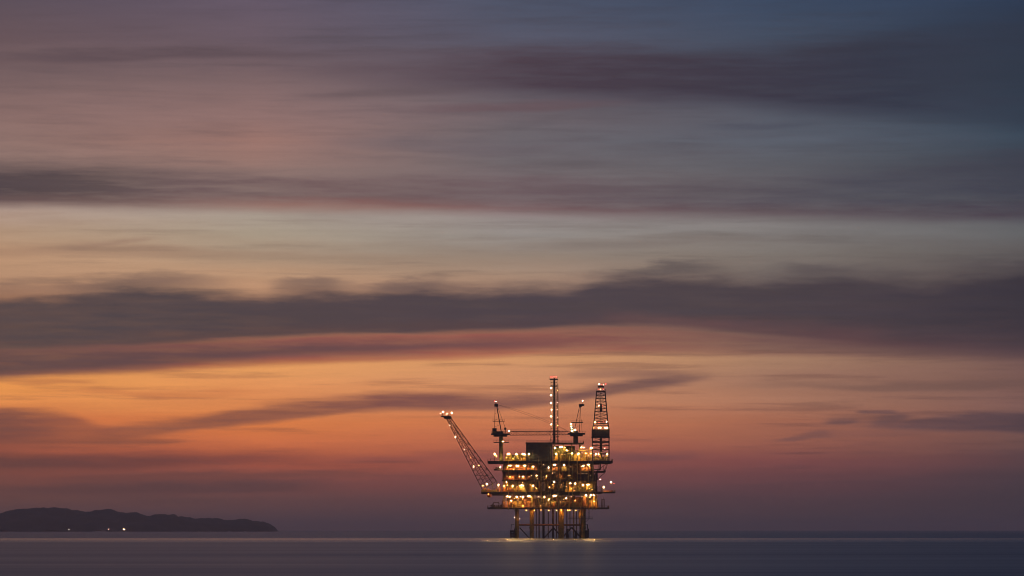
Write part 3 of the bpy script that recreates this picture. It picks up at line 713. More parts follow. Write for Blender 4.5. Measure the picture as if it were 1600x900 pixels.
# ================================================================== HEADLAND
prof = [(-420, 812), (-300, 806), (-200, 800), (-110, 803), (-50, 808), (0, 804.5), (14, 799), (52, 795.6), (75, 795), (106, 795.6), (121, 797.8), (132, 800.6), (150, 799.2), (167, 798.6), (187, 801),
        (216, 804), (236, 807.2), (265, 806.6), (287, 808.3), (310, 812.4), (336, 811), (359, 813), (377, 811.6), (402, 814.4), (420, 816), (428, 820.5), (434, 829.5), (436, 831.5)]
HY = 12600.0
def prof_at(px):
    for (a, ya), (c, yc) in zip(prof[:-1], prof[1:]):
        if a <= px <= c:
            s = (px - a) / (c - a); s2 = s * s * (3 - 2 * s); s = .5 * s + .5 * s2
            return ya + (yc - ya) * s
    return 832
from mathutils import noise as mnoise
bm = bmesh.new()
nx, ny = 520, 44
grid = []
for i in range(nx + 1):
    px = -420 + 857 * i / nx
    row = []
    for j in range(ny + 1):
        v = j / ny                                  # 0 shore facing the viewer, 1 far shore
        k = HY / 6250.0
        crest = max(-1.0, 5.2 + (828 - prof_at(px)) * k)
        df = min(1.0, .12 + max(0, 437 - px) / 220)
        y = HY + (-520 + 1250 * v - 5) * df
        x = (px - 800) * k
        rise = math.sin(math.pi * min(1, v / .42) / 2) if v < .42 else math.cos((v - .42) / .58 * math.pi / 2)
        nn = mnoise.fractal(Vector((x * .004, y * .004, 3.1)), 1.0, 2.0, 5)
        nf = mnoise.fractal(Vector((x * .014, y * .014, 9.1)), 1.0, 2.0, 4)
        z = crest * (max(0, rise) ** .8) * (1 + .16 * nn * (1 - abs(rise) ** 6)) + 12.0 * nf * min(1, crest / 15) - 1.0
        row.append(bm.verts.new((x, y, z)))
    grid.append(row)
for i in range(nx):
    for j in range(ny):
        bm.faces.new((grid[i][j], grid[i+1][j], grid[i+1][j+1], grid[i][j+1]))
me = bpy.data.meshes.new('hills'); bm.to_mesh(me); bm.free()
for p in me.polygons: p.use_smooth = True
hm = bpy.data.materials.new('scrub_hillside'); hm.use_nodes = True
nt = hm.node_tree; bs = nt.nodes['Principled BSDF']; bs.inputs['Roughness'].default_value = 1
tx = nt.nodes.new('ShaderNodeTexCoord'); tn = nt.nodes.new('ShaderNodeTexNoise'); tn.inputs['Scale'].default_value = .012; tn.inputs['Detail'].default_value = 8
rp = nt.nodes.new('ShaderNodeValToRGB'); rp.color_ramp.elements[0].position = .4; rp.color_ramp.elements[1].position = .62
rp.color_ramp.elements[0].color = (.035, .045, .022, 1); rp.color_ramp.elements[1].color = (.09, .08, .05, 1)
nt.links.new(tx.outputs['Object'], tn.inputs['Vector']); nt.links.new(tn.outputs['Fac'], rp.inputs['Fac']); nt.links.new(rp.outputs['Color'], bs.inputs['Base Color'])
me.materials.append(hm)
hills = bpy.data.objects.new('hills', me); COL.objects.link(hills)
tag(hills, 'low dark wooded headland along the horizon at the left', None, kind='structure')

# lamps on the headland's shore
def shore_lamp(px, py, s, lens, label):
    Y = HY - 535
    k = Y / 6250.0
    h = 5.2 + (828 - py) * k
    o = empty('shore_lamp', ((px - 800) * k, Y, 0), label, 'lamp', 'lamps along the headland shore')
    b = MB(); b.tube((0, 0, -2), (0, 0, h), .3, .2); b.box(-2.2, 2.2, -2.2, 2.2, -2, .6); b.build('post', M['steel'], o)
    b = MB(); b.mi = 1; b.ball((0, 0, h), s, 2); b.mi = 0; b.box(-s * .8, s * .8, -s * .8, s * .8, h + s * .9, h + s * 1.15); b.build('lamp_head', [M['steel'], M[lens]], o)
shore_lamp(108.8, 827.2, .95, 'white', 'small white lamp at the foot of the headland, alone beneath its highest ridge')
shore_lamp(171, 826.8, .85, 'pink', 'faintest small lamp at the foot of the headland beside the bright amber one')
shore_lamp(195, 827.2, 1.15, 'warm', 'brightest amber lamp at the foot of the headland, nearest the oil platform')

# ================================================================== SEA
bm = bmesh.new()
XW, Y0, Y1 = 16000.0, -1500.0, 80000.0
vs = [bm.verts.new(p) for p in ((-XW, Y0, 0), (XW, Y0, 0), (XW, Y1, 0), (-XW, Y1, 0))]
bm.faces.new(vs)
me = bpy.data.meshes.new('sea'); bm.to_mesh(me); bm.free()
wm = bpy.data.materials.new('sea_water'); wm.use_nodes = True
nt = wm.node_tree; N = nt.nodes; bs = N['Principled BSDF']
bs.inputs['Base Color'].default_value = (.012, .024, .042, 1)
bs.inputs['IOR'].default_value = 1.33
geo = N.new('ShaderNodeNewGeometry'); sep = N.new('ShaderNodeSeparateXYZ'); nt.links.new(geo.outputs['Position'], sep.inputs[0])
# wind lanes: long streaks across the view, each with its own ripple roughness
mp = N.new('ShaderNodeMapping'); mp.inputs['Scale'].default_value = (.0009, .011, 1)
n1 = N.new('ShaderNodeTexNoise'); n1.inputs['Scale'].default_value = 1; n1.inputs['Detail'].default_value = 6; n1.inputs['Roughness'].default_value = .6
nt.links.new(geo.outputs['Position'], mp.inputs['Vector']); nt.links.new(mp.outputs[0], n1.inputs['Vector'])
wv = N.new('ShaderNodeMath'); wv.operation = 'MULTIPLY_ADD'; wv.inputs[1].default_value = 260.0
nt.links.new(n1.outputs['Fac'], wv.inputs[0]); nt.links.new(sep.outputs['Y'], wv.inputs[2])
mr = N.new('ShaderNodeMapRange'); mr.inputs['From Min'].default_value = 0; mr.inputs['From Max'].default_value = 5000
nt.links.new(wv.outputs[0], mr.inputs['Value'])
rr_ = N.new('ShaderNodeValToRGB'); cr_ = rr_.color_ramp
stops = [(0, .33), (.19, .33), (.34, .32), (.43, .24), (.48, .19), (.512, .205), (.545, .32), (.7, .34), (1, .34)]
cr_.elements[0].position = 0; cr_.elements[0].color = (stops[0][1],) * 3 + (1,)
cr_.elements[1].position = 1; cr_.elements[1].color = (stops[-1][1],) * 3 + (1,)
for s, v in stops[1:-1]:
    e = cr_.elements.new(s); e.color = (v, v, v, 1)
nt.links.new(mr.outputs[0], rr_.inputs['Fac'])
mp2 = N.new('ShaderNodeMapping'); mp2.inputs['Scale'].default_value = (.004, .05, 1)
n2 = N.new('ShaderNodeTexNoise'); n2.inputs['Scale'].default_value = 1; n2.inputs['Detail'].default_value = 5
nt.links.new(geo.outputs['Position'], mp2.inputs['Vector']); nt.links.new(mp2.outputs[0], n2.inputs['Vector'])
ad = N.new('ShaderNodeMath'); ad.operation = 'MULTIPLY_ADD'; ad.inputs[1].default_value = .16; ad.inputs[2].default_value = -.08
nt.links.new(n2.outputs['Fac'], ad.inputs[0])
sm = N.new('ShaderNodeMath'); sm.operation = 'ADD'
nt.links.new(rr_.outputs['Color'], sm.inputs[0]); nt.links.new(ad.outputs[0], sm.inputs[1])
# broad lanes of calmer and ruffled water
mp3 = N.new('ShaderNodeMapping'); mp3.inputs['Scale'].default_value = (.0012, .009, 1); mp3.inputs['Location'].default_value = (7.3, 2.1, 0)
n3 = N.new('ShaderNodeTexNoise'); n3.inputs['Scale'].default_value = 1; n3.inputs['Detail'].default_value = 7; n3.inputs['Roughness'].default_value = .65
nt.links.new(geo.outputs['Position'], mp3.inputs['Vector']); nt.links.new(mp3.outputs[0], n3.inputs['Vector'])
a3 = N.new('ShaderNodeMath'); a3.operation = 'MULTIPLY_ADD'; a3.inputs[1].default_value = .18; a3.inputs[2].default_value = -.09
nt.links.new(n3.outputs['Fac'], a3.inputs[0])
s3 = N.new('ShaderNodeMath'); s3.operation = 'ADD'; nt.links.new(sm.outputs[0], s3.inputs[0]); nt.links.new(a3.outputs[0], s3.inputs[1])
mxr = N.new('ShaderNodeMath'); mxr.operation = 'MAXIMUM'; mxr.inputs[1].default_value = .165; nt.links.new(s3.outputs[0], mxr.inputs[0])
nt.links.new(mxr.outputs[0], bs.inputs['Roughness'])
me.materials.append(wm)
sea = bpy.data.objects.new('sea', me); COL.objects.link(sea); tag(sea, 'calm grey-violet sea stretching to the horizon', None, kind='structure')

# ================================================================== HAZE
b = MB(); b.box(-XW - 50, XW + 50, Y0 - 50, Y1 + 50, -1.0 - 8, 125)
haze = b.build('haze', bpy.data.materials.new('evening_haze'))
hz = haze.data.materials[0]; hz.use_nodes = True; nt = hz.node_tree
for n in list(nt.nodes):
    if n.type == 'BSDF_PRINCIPLED': nt.nodes.remove(n)
pv = nt.nodes.new('ShaderNodeVolumePrincipled'); pv.inputs['Color'].default_value = (1.0, .855, .82, 1)
pv.inputs['Density'].default_value = 4.8e-5; pv.inputs['Anisotropy'].default_value = 0.78
nt.links.new(pv.outputs[0], nt.nodes['Material Output'].inputs['Volume'])
tag(haze, 'thin evening haze over the sea', None, kind='stuff')

# ================================================================== SKY
w = bpy.data.worlds.new('World'); scene.world = w; w.use_nodes = True
nt = w.node_tree; N = nt.nodes; L = nt.links
bg = N['Background']
SUN_AZ, SUN_EL = R(-9.0), R(-2.0)
def val(x, sock):
    if isinstance(x, (int, float)): sock.default_value = x
    else: L.new(x, sock)
def mth(op, a, b_=None, c=None, clamp=False):
    n = N.new('ShaderNodeMath'); n.operation = op; n.use_clamp = clamp
    val(a, n.inputs[0])
    if b_ is not None: val(b_, n.inputs[1])
    if c is not None: val(c, n.inputs[2])
    return n.outputs[0]
def sstep(v, lo, hi, a=0.0, b_=1.0):
    n = N.new('ShaderNodeMapRange'); n.interpolation_type = 'SMOOTHSTEP'
    val(v, n.inputs['Value']); val(lo, n.inputs['From Min']); val(hi, n.inputs['From Max'])
    n.inputs['To Min'].default_value = a; n.inputs['To Max'].default_value = b_
    return n.outputs['Result']
def ramp(f, stops, mode='LINEAR'):
    n = N.new('ShaderNodeValToRGB'); cr = n.color_ramp; cr.interpolation = mode
    def c4(c): return (*c, 1)
    cr.elements[0].position = stops[0][0]; cr.elements[0].color = c4(stops[0][1])
    cr.elements[1].position = stops[-1][0]; cr.elements[1].color = c4(stops[-1][1])
    for p, c in stops[1:-1]:
        e = cr.elements.new(p); e.color = c4(c)
    val(f, n.inputs['Fac']); return n.outputs['Color']
def mix(f, a, b_):
    n = N.new('ShaderNodeMix'); n.data_type = 'RGBA'
    val(f, n.inputs['Factor'])
    for x, s in ((a, 'A'), (b_, 'B')):
        if isinstance(x, tuple): n.inputs[s].default_value = (*x, 1)
        else: L.new(x, n.inputs[s])
    return n.outputs['Result']
def fcurve(f, pts):
    n = N.new('ShaderNodeFloatCurve'); cu = n.mapping.curves[0]
    cu.points[0].location = pts[0]; cu.points[1].location = pts[-1]
    for p in pts[1:-1]: cu.points.new(*p)
    for p in cu.points: p.handle_type = 'AUTO_CLAMPED'
    n.mapping.update(); val(f, n.inputs['Value']); return n.outputs[0]
def nz(vec, scale, detail=3, rough=.5):
    n = N.new('ShaderNodeTexNoise'); n.inputs['Scale'].default_value = 1; n.inputs['Detail'].default_value = detail; n.inputs['Roughness'].default_value = rough
    m = N.new('ShaderNodeVectorMath'); m.operation = 'MULTIPLY'; m.inputs[1].default_value = scale
    L.new(vec, m.inputs[0]); L.new(m.outputs[0], n.inputs['Vector']); return mth('SUBTRACT', n.outputs['Fac'], .5)

tc = N.new('ShaderNodeTexCoord'); sp = N.new('ShaderNodeSeparateXYZ'); L.new(tc.outputs['Generated'], sp.inputs[0])
az = mth('ARCTAN2', sp.outputs['X'], sp.outputs['Y'])
hyp = mth('SQRT', mth('ADD', mth('MULTIPLY', sp.outputs['X'], sp.outputs['X']), mth('MULTIPLY', sp.outputs['Y'], sp.outputs['Y'])))
tel = mth('DIVIDE', sp.outputs['Z'], mth('MAXIMUM', hyp, .0001))
u_raw = mth('MULTIPLY_ADD', az, 3.90625, .5)             # 0..1 across the sector behind the platform
t_raw = mth('MULTIPLY_ADD', tel, -6250 / 828.0, 1.0)      # 1 at the horizon, 0 at 7.5 degrees up
cb = N.new('ShaderNodeCombineXYZ'); L.new(u_raw, cb.inputs[0]); L.new(t_raw, cb.inputs[1]); uv = cb.outputs[0]
# long drifting streaks bend every layer a little
wa = nz(uv, (4, 16, 1), 3); wb = nz(uv, (11, 60, 1), 4, .6); wc = nz(uv, (26, 45, 1), 4, .55)
wd = nz(uv, (14, 42, 1), 5, .55); fs = nz(uv, (6, 70, 1), 7, .72)
u = mth('ADD', u_raw, mth('MULTIPLY_ADD', wc, .006, mth('MULTIPLY_ADD', wd, .004, mth('MULTIPLY_ADD', fs, .002, mth('MULTIPLY', mth('ADD', wa, wb), .008)))))
u = mth('MINIMUM', mth('MAXIMUM', u, 0.0), 1.0)
def px(v): return v / 828.0
t_soft = mth('ADD', t_raw, mth('ADD', mth('MULTIPLY', wa, px(26)), mth('MULTIPLY', wb, px(16))))
t_fine = mth('ADD', t_raw, mth('ADD', mth('MULTIPLY', wa, px(10)), mth('ADD', mth('MULTIPLY', wb, px(12)), mth('MULTIPLY', wd, px(7)))))
t_puff = mth('ADD', t_raw, mth('ADD', mth('MULTIPLY', wc, px(14)), mth('MULTIPLY', wd, px(38))))

base = {
 0: [(0,(100,84,96)),(60,(112,88,94)),(120,(130,102,102)),(180,(150,114,108)),(230,(158,122,112)),(270,(154,122,112)),(330,(186,158,143)),(365,(190,154,124)),(400,(198,152,114)),(430,(196,148,112)),(480,(190,130,90)),(560,(215,140,75)),(600,(238,152,72)),(625,(232,145,72)),(660,(205,112,68)),(700,(172,88,66)),(740,(135,76,68)),(780,(112,72,68)),(828,(98,68,70))],
 400: [(0,(108,92,110)),(60,(114,94,106)),(120,(136,107,108)),(180,(158,119,114)),(220,(170,122,110)),(260,(164,125,114)),(330,(176,160,146)),(365,(178,160,138)),(400,(182,152,124)),(430,(204,158,120)),(480,(200,140,100)),(560,(233,160,88)),(590,(232,154,88)),(620,(226,140,80)),(660,(222,124,66)),(690,(212,112,66)),(720,(180,88,66)),(750,(134,76,72)),(780,(112,72,72)),(828,(92,68,74))],
 800: [(0,(82,90,114)),(60,(92,92,112)),(120,(104,98,110)),(180,(120,106,112)),(220,(116,110,116)),(260,(122,112,116)),(330,(159,146,144)),(365,(154,145,139)),(400,(158,138,122)),(430,(175,142,118)),(480,(180,132,104)),(560,(212,150,100)),(590,(206,142,100)),(630,(208,134,90)),(660,(205,118,80)),(690,(190,104,78)),(720,(165,86,76)),(750,(130,74,76)),(780,(104,68,76)),(828,(84,64,76))],
 1200: [(0,(62,80,108)),(60,(70,82,104)),(120,(84,88,106)),(180,(90,94,108)),(220,(96,102,116)),(260,(98,98,106)),(340,(136,130,129)),(365,(135,129,126)),(400,(130,120,112)),(430,(130,116,108)),(480,(134,106,94)),(560,(168,126,98)),(590,(160,116,94)),(630,(174,119,92)),(660,(168,104,84)),(690,(155,92,80)),(720,(135,76,78)),(750,(110,68,76)),(780,(90,63,73)),(828,(82,62,70))],
 1600: [(0,(46,62,88)),(60,(46,60,82)),(120,(46,64,82)),(180,(52,72,92)),(220,(60,76,94)),(260,(62,72,86)),(340,(102,104,109)),(370,(104,104,106)),(400,(98,92,92)),(430,(92,82,82)),(480,(96,76,76)),(560,(114,85,80)),(590,(120,87,80)),(640,(124,89,82)),(690,(112,78,78)),(720,(94,66,74)),(750,(76,60,72)),(780,(68,56,68)),(828,(64,54,64))],
}
def grade(c, y):
    l = lin(c); g = .3 * l[0] + .59 * l[1] + .11 * l[2]
    k = .84 if y < 300 else (.9 if y < 500 else .97); v = .92 if y < 300 else (.97 if y < 540 else (1.12 if y < 700 else 1.04))
    if y > 640: l = (l[0] * 1.03, l[1] * 1.03, l[2] * .87); g = .3 * l[0] + .59 * l[1] + .11 * l[2]
    return tuple(v * (g + k * (q - g)) for q in l)
cols = []
for xk in (0, 400, 800, 1200, 1600):
    cols.append(ramp(t_soft, [(y / 828.0, grade(c, y)) for y, c in base[xk]]))
sky = cols[0]
for i in range(1, 5):
    sky = mix(mth('MULTIPLY_ADD', u, 4.0, -(i - 1.0), clamp=True), sky, cols[i])

def warm(k): return (k[0] * 1.01, k[1] * 1.0, k[2] * .985)
def cloud(sky, t, top, bot, stop_, sbot, opac, ctop, cbot=None, streak=.5, tb=None):
    """one cloud bank: its upper and lower edge by azimuth, edge softness, density and colour"""
    tp = fcurve(u, [(x / 1600., y / 828.) for x, y in top]); bt = fcurve(u, [(x / 1600., y / 828.) for x, y in bot])
    a = sstep(t, mth('SUBTRACT', tp, px(stop_)), mth('ADD', tp, px(stop_)))
    d = sstep(tb or t, mth('SUBTRACT', bt, px(sbot)), mth('ADD', bt, px(sbot)), 1.0, 0.0)
    o = mth('MULTIPLY', a, d)
    op = fcurve(u, [(x / 1600., v) for x, v in opac])
    op = mth('MULTIPLY', op, mth('MULTIPLY_ADD', mth('ADD', wb, mth('MULTIPLY', fs, .8)), streak * 2, 1.0))
    o = mth('MULTIPLY', o, op, clamp=True)
    c = ramp(u, [(x / 1600., lin(warm(k))) for x, k in ctop])
    if cbot:
        f = sstep(t, mth('ADD', mth('MULTIPLY', tp, .45), mth('MULTIPLY', bt, .55)), bt)
        c = mix(f, c, ramp(u, [(x / 1600., lin(warm(k))) for x, k in cbot]))
    return mix(o, sky, c)
def streak(sky, t, line, thick, opac, col, s=None, st=.3):
    top = [(x, y - th) for (x, y), th in zip(line, thick)]; bot = [(x, y + th) for (x, y), th in zip(line, thick)]
    m = max(thick); return cloud(sky, t, top, bot, m * .9, m * .6, opac, col, None, st)

# thin broken veil over everything, thicker high up
vm = sstep(mth('ADD', mth('ADD', nz(uv, (2.6, 11, 1), 4, .6), mth('MULTIPLY', wb, .8)), mth('MULTIPLY', fs, .7)), -.12, .34)
vo = mth('MULTIPLY', vm, sstep(t_raw, .25, .62, .40, .08))
vcol = mix(u, ramp(t_raw, [(0, lin((86, 74, 82))), (.3, lin((112, 90, 90))), (.45, lin((140, 112, 96))), (.7, lin((160, 100, 74))), (1, lin((92, 66, 68)))]), ramp(t_raw, [(0, lin((44, 54, 70))), (.3, lin((60, 64, 76))), (.45, lin((84, 84, 86))), (.7, lin((100, 76, 76))), (1, lin((60, 54, 64)))]))
sky = mix(vo, sky, vcol)
# upper veil
sky = streak(sky, t_soft, [(0, 96), (150, 88), (300, 80), (500, 78), (1600, 78)], [7, 8, 8, 7, 5], [(0, .25), (60, .4), (180, .55), (350, .45), (600, .15), (750, 0), (1600, 0)], [(0, (84, 70, 78)), (1600, (84, 70, 78))], st=.6)
sky = cloud(sky, t_soft, [(0, 100), (400, 96), (700, 80), (900, 74), (1100, 78), (1350, 60), (1600, 30)], [(0, 108), (400, 122), (700, 140), (900, 148), (1100, 156), (1350, 180), (1600, 200)], 24, 20,
            [(0, .1), (350, .2), (550, .5), (750, .8), (900, .92), (1200, .95), (1600, .6)], [(0, (98, 80, 86)), (600, (92, 76, 86)), (850, (74, 62, 74)), (1150, (62, 58, 72)), (1400, (52, 56, 72)), (1600, (50, 56, 72))])
sky = streak(sky, t_fine, [(0, 170), (600, 170), (760, 166), (1000, 158), (1600, 150)], [6, 6, 7, 6, 4], [(0, 0), (560, 0), (720, .5), (850, .6), (950, .3), (1060, 0), (1600, 0)], [(0, (112, 86, 92)), (1600, (96, 78, 86))])
sky = streak(sky, t_fine, [(0, 150), (500, 148), (620, 143), (800, 140), (1600, 140)], [6, 6, 7, 6, 4], [(0, 0), (420, 0), (560, .4), (700, .3), (800, 0), (1600, 0)], [(0, (92, 78, 84)), (1600, (92, 78, 84))])
sky = streak(sky, t_soft, [(0, 212), (600, 222), (800, 228), (1000, 218), (1600, 215)], [6, 10, 14, 8, 6], [(0, 0), (430, 0), (560, .35), (760, .5), (900, .2), (1050, 0), (1600, 0)], [(0, (108, 96, 102)), (1600, (104, 98, 108))])
sky = streak(sky, t_fine, [(0, 196), (1100, 196), (1180, 196), (1240, 194), (1600, 192)], [4, 4, 5, 4, 4], [(0, 0), (1060, 0), (1170, .4), (1230, .4), (1300, 0), (1600, 0)], [(0, (72, 74, 90)), (1600, (72, 74, 90))])
# second bank, sharp lower edge
sky = cloud(sky, t_fine, [(0, 262), (200, 264), (450, 272), (800, 272), (1100, 280), (1300, 270), (1600, 240)], [(0, 325), (250, 326), (420, 326), (650, 328), (900, 336), (1200, 340), (1400, 345), (1600, 348)], 20, 13,
            [(0, 1), (250, .92), (420, .85), (800, .85), (1200, .85), (1600, .85)],
            [(0, (84, 72, 76)), (160, (92, 78, 80)), (300, (110, 90, 92)), (500, (114, 92, 94)), (800, (106, 88, 94)), (1100, (92, 84, 92)), (1350, (76, 76, 88)), (1600, (62, 64, 78))],
            [(0, (104, 84, 84)), (250, (120, 94, 92)), (420, (146, 102, 94)), (550, (144, 100, 92)), (800, (120, 90, 92)), (1050, (98, 76, 82)), (1300, (88, 74, 82)), (1600, (74, 66, 78))])
# thin streaks in the pale gap
sky = streak(sky, t_fine, [(0, 398), (150, 394), (350, 398), (600, 401), (900, 396), (1600, 380)], [8, 9, 8, 5, 5, 4], [(0, .45), (200, .5), (350, .4), (520, .35), (700, .2), (900, 0), (1600, 0)], [(0, (158, 124, 104)), (600, (150, 126, 110)), (1600, (130, 116, 108))])
sky = streak(sky, t_fine, [(0, 396), (100, 392), (170, 384), (240, 374), (300, 370), (1600, 370)], [5, 5, 4, 4, 3, 3], [(0, 0), (90, .1), (160, .45), (220, .4), (270, 0), (1600, 0)], [(0, (152, 122, 106)), (1600, (152, 122, 106))])
sky = streak(sky, t_fine, [(0, 386), (800, 386), (980, 382), (1150, 373), (1350, 376), (1600, 385)], [5, 5, 6, 7, 6, 5], [(0, 0), (780, .05), (900, .4), (1100, .5), (1250, .35), (1450, .1), (1600, .1)], [(0, (130, 112, 106)), (1100, (120, 110, 106)), (1600, (96, 92, 94))])
# the great dark bank
sky = cloud(sky, t_puff, [(0, 466), (70, 464), (140, 453), (215, 446), (290, 450), (340, 457), (400, 463), (445, 456), (500, 453), (555, 458), (600, 449), (660, 446), (720, 452), (800, 450), (870, 449), (940, 437), (1010, 430), (1100, 430), (1190, 436), (1270, 430), (1370, 434), (1450, 440), (1530, 434), (1600, 426)],
            [(0, 556), (200, 549), (400, 534), (600, 526), (800, 520), (1000, 514), (1200, 530), (1400, 548), (1600, 556)], 21, 12,
            [(0, .96), (180, .97), (330, .98), (500, 1), (800, 1), (1200, .97), (1600, .95)],
            [(0, (84, 72, 74)), (250, (80, 70, 74)), (500, (82, 70, 74)), (800, (78, 68, 75)), (1100, (76, 67, 73)), (1350, (70, 62, 70)), (1600, (56, 52, 62))],
            [(0, (90, 74, 74)), (400, (88, 70, 72)), (800, (86, 68, 72)), (1050, (104, 77, 78)), (1300, (94, 68, 72)), (1600, (72, 60, 68))], .12, t_fine)
# loose wisps riding on the bank's back
sky = streak(sky, t_puff, [(0, 452), (130, 446), (215, 438), (300, 436), (360, 440), (1600, 440)], [7, 8, 10, 9, 6, 5], [(0, .3), (120, .35), (220, .55), (300, .4), (350, .2), (400, 0), (1600, 0)], [(0, (104, 86, 84)), (1600, (104, 86, 84))])
sky = streak(sky, t_puff, [(0, 446), (410, 446), (470, 443), (520, 444), (570, 446), (620, 442), (680, 441), (1600, 441)], [6, 6, 8, 8, 5, 8, 8, 6], [(0, 0), (400, 0), (480, .5), (520, .4), (560, .2), (620, .5), (680, .4), (750, 0), (1600, 0)], [(0, (96, 80, 82)), (1600, (90, 78, 82))])
sky = streak(sky, t_puff, [(0, 426), (960, 426), (1040, 420), (1120, 418), (1280, 420), (1600, 416)], [6, 6, 8, 7, 8, 8], [(0, 0), (930, 0), (1020, .6), (1100, .4), (1180, .1), (1280, .5), (1400, .1), (1540, .4), (1600, .5)], [(0, (90, 80, 82)), (1600, (76, 70, 76))])
# lit underside with a dark inner streak
sky = cloud(sky, t_fine, [(0, 548), (200, 540), (400, 530), (600, 523), (800, 517), (1000, 512), (1200, 528), (1600, 545)], [(0, 594), (120, 586), (250, 580), (400, 572), (550, 567), (800, 556), (1000, 552), (1200, 556), (1600, 566)], 6, 7,
            [(0, .85), (400, .92), (800, .92), (1000, .8), (1200, .65), (1600, .6)],
            [(0, (112, 80, 76)), (250, (130, 84, 78)), (450, (150, 90, 80)), (700, (156, 92, 80)), (900, (140, 88, 80)), (1200, (104, 74, 76)), (1600, (82, 64, 70))],
            [(0, (138, 92, 76)), (250, (164, 98, 74)), (450, (172, 100, 76)), (800, (176, 106, 84)), (1050, (146, 94, 84)), (1300, (116, 80, 80)), (1600, (88, 68, 72))])
sky = streak(sky, t_fine, [(0, 572), (200, 563), (400, 550), (600, 542), (750, 538), (950, 536), (1600, 545)], [15, 13, 10, 8, 7, 5, 4], [(0, .85), (300, .9), (550, .95), (720, .9), (850, .5), (1000, .1), (1150, 0), (1600, 0)], [(0, (94, 73, 74)), (400, (102, 74, 76)), (700, (106, 75, 78)), (1600, (112, 76, 78))], st=.2)
# lower diagonal cloud
sky = cloud(sky, t_fine, [(0, 700), (80, 690), (180, 668), (300, 652), (420, 632), (500, 626), (620, 614), (720, 616), (850, 618), (950, 600), (1040, 584), (1110, 582), (1150, 584), (1600, 584)],
            [(0, 700), (80, 690), (180, 688), (300, 674), (420, 660), (500, 650), (620, 640), (720, 642), (850, 634), (950, 620), (1040, 606), (1110, 592), (1150, 586), (1600, 584)], 9, 6,
            [(0, 0), (100, .15), (220, .75), (350, .85), (480, .85), (620, .9), (800, .9), (1000, .85), (1100, .5), (1160, 0), (1600, 0)],
            [(0, (140, 86, 70)), (250, (148, 90, 70)), (430, (144, 90, 74)), (620, (132, 84, 76)), (800, (134, 88, 80)), (1000, (118, 86, 82)), (1200, (118, 86, 82)), (1600, (118, 86, 82))])
sky = streak(sky, t_fine, [(0, 588), (850, 590), (920, 586), (1010, 582), (1070, 580), (1600, 580)], [4, 4, 6, 6, 4, 4], [(0, 0), (840, 0), (920, .4), (1020, .5), (1090, 0), (1600, 0)], [(0, (130, 94, 86)), (1600, (130, 94, 86))])
# left lower patches
sky = cloud(sky, t_fine, [(0, 642), (60, 643), (110, 650), (180, 672), (300, 680), (1600, 690)], [(0, 700), (60, 698), (120, 696), (180, 694), (300, 690), (1600, 690)], 8, 14, [(0, .9), (50, .85), (100, .7), (200, .4), (330, 0), (1600, 0)], [(0, (122, 78, 70)), (200, (150, 86, 68)), (1600, (150, 86, 68))], [(0, (140, 80, 66)), (1600, (150, 86, 68))])
sky = streak(sky, t_fine, [(0, 722), (150, 724), (300, 720), (450, 714), (600, 716), (1600, 716)], [13, 12, 10, 8, 5, 4], [(0, .9), (150, .9), (300, .85), (430, .7), (520, .3), (640, 0), (1600, 0)], [(0, (108, 68, 62)), (250, (116, 68, 62)), (450, (140, 76, 66)), (1600, (150, 84, 70))])
sky = streak(sky, t_fine, [(0, 712), (480, 718), (600, 716), (740, 712), (1000, 716), (1120, 713), (1600, 712)], [5, 5, 6, 6, 7, 6, 5], [(0, 0), (470, 0), (600, .6), (740, .5), (850, .5), (1000, .7), (1080, .45), (1150, 0), (1600, 0)], [(0, (150, 82, 72)), (700, (146, 82, 76)), (1000, (118, 76, 78)), (1600, (112, 76, 78))])
sky = streak(sky, t_soft, [(0, 764), (200, 764), (400, 760), (550, 758), (1600, 758)], [9, 10, 9, 6, 5], [(0, .3), (180, .8), (380, .9), (480, .5), (620, 0), (1600, 0)], [(0, (96, 66, 64)), (1600, (104, 68, 70))])
sky = streak(sky, t_fine, [(0, 690), (150, 692), (230, 692), (300, 690), (1600, 690)], [4, 5, 6, 4, 3], [(0, 0), (120, .2), (200, .7), (270, .6), (330, 0), (1600, 0)], [(0, (150, 88, 66)), (1600, (150, 88, 66))])
sky = streak(sky, t_fine, [(0, 748), (200, 746), (400, 742), (600, 738), (1600, 740)], [4, 5, 5, 4, 3], [(0, .3), (200, .5), (400, .6), (560, .3), (650, 0), (1600, 0)], [(0, (112, 70, 64)), (1600, (112, 70, 64))])
sky = streak(sky, t_fine, [(0, 612), (150, 610), (260, 620), (380, 616), (1600, 616)], [4, 5, 5, 4, 3], [(0, 0), (110, .2), (200, .5), (320, .5), (430, 0), (1600, 0)], [(0, (206, 124, 76)), (1600, (206, 124, 76))])
sky = streak(sky, t_fine, [(0, 598), (60, 598), (140, 598), (1600, 598)], [3, 4, 3, 3], [(0, 0), (60, .5), (120, .5), (170, 0), (1600, 0)], [(0, (190, 118, 76)), (1600, (190, 118, 76))])
sky = streak(sky, t_fine, [(0, 602), (1250, 602), (1400, 606), (1600, 600)], [4, 5, 7, 7], [(0, 0), (1000, 0), (1250, .3), (1450, .5), (1600, .4)], [(0, (116, 88, 80)), (1600, (104, 80, 76))])
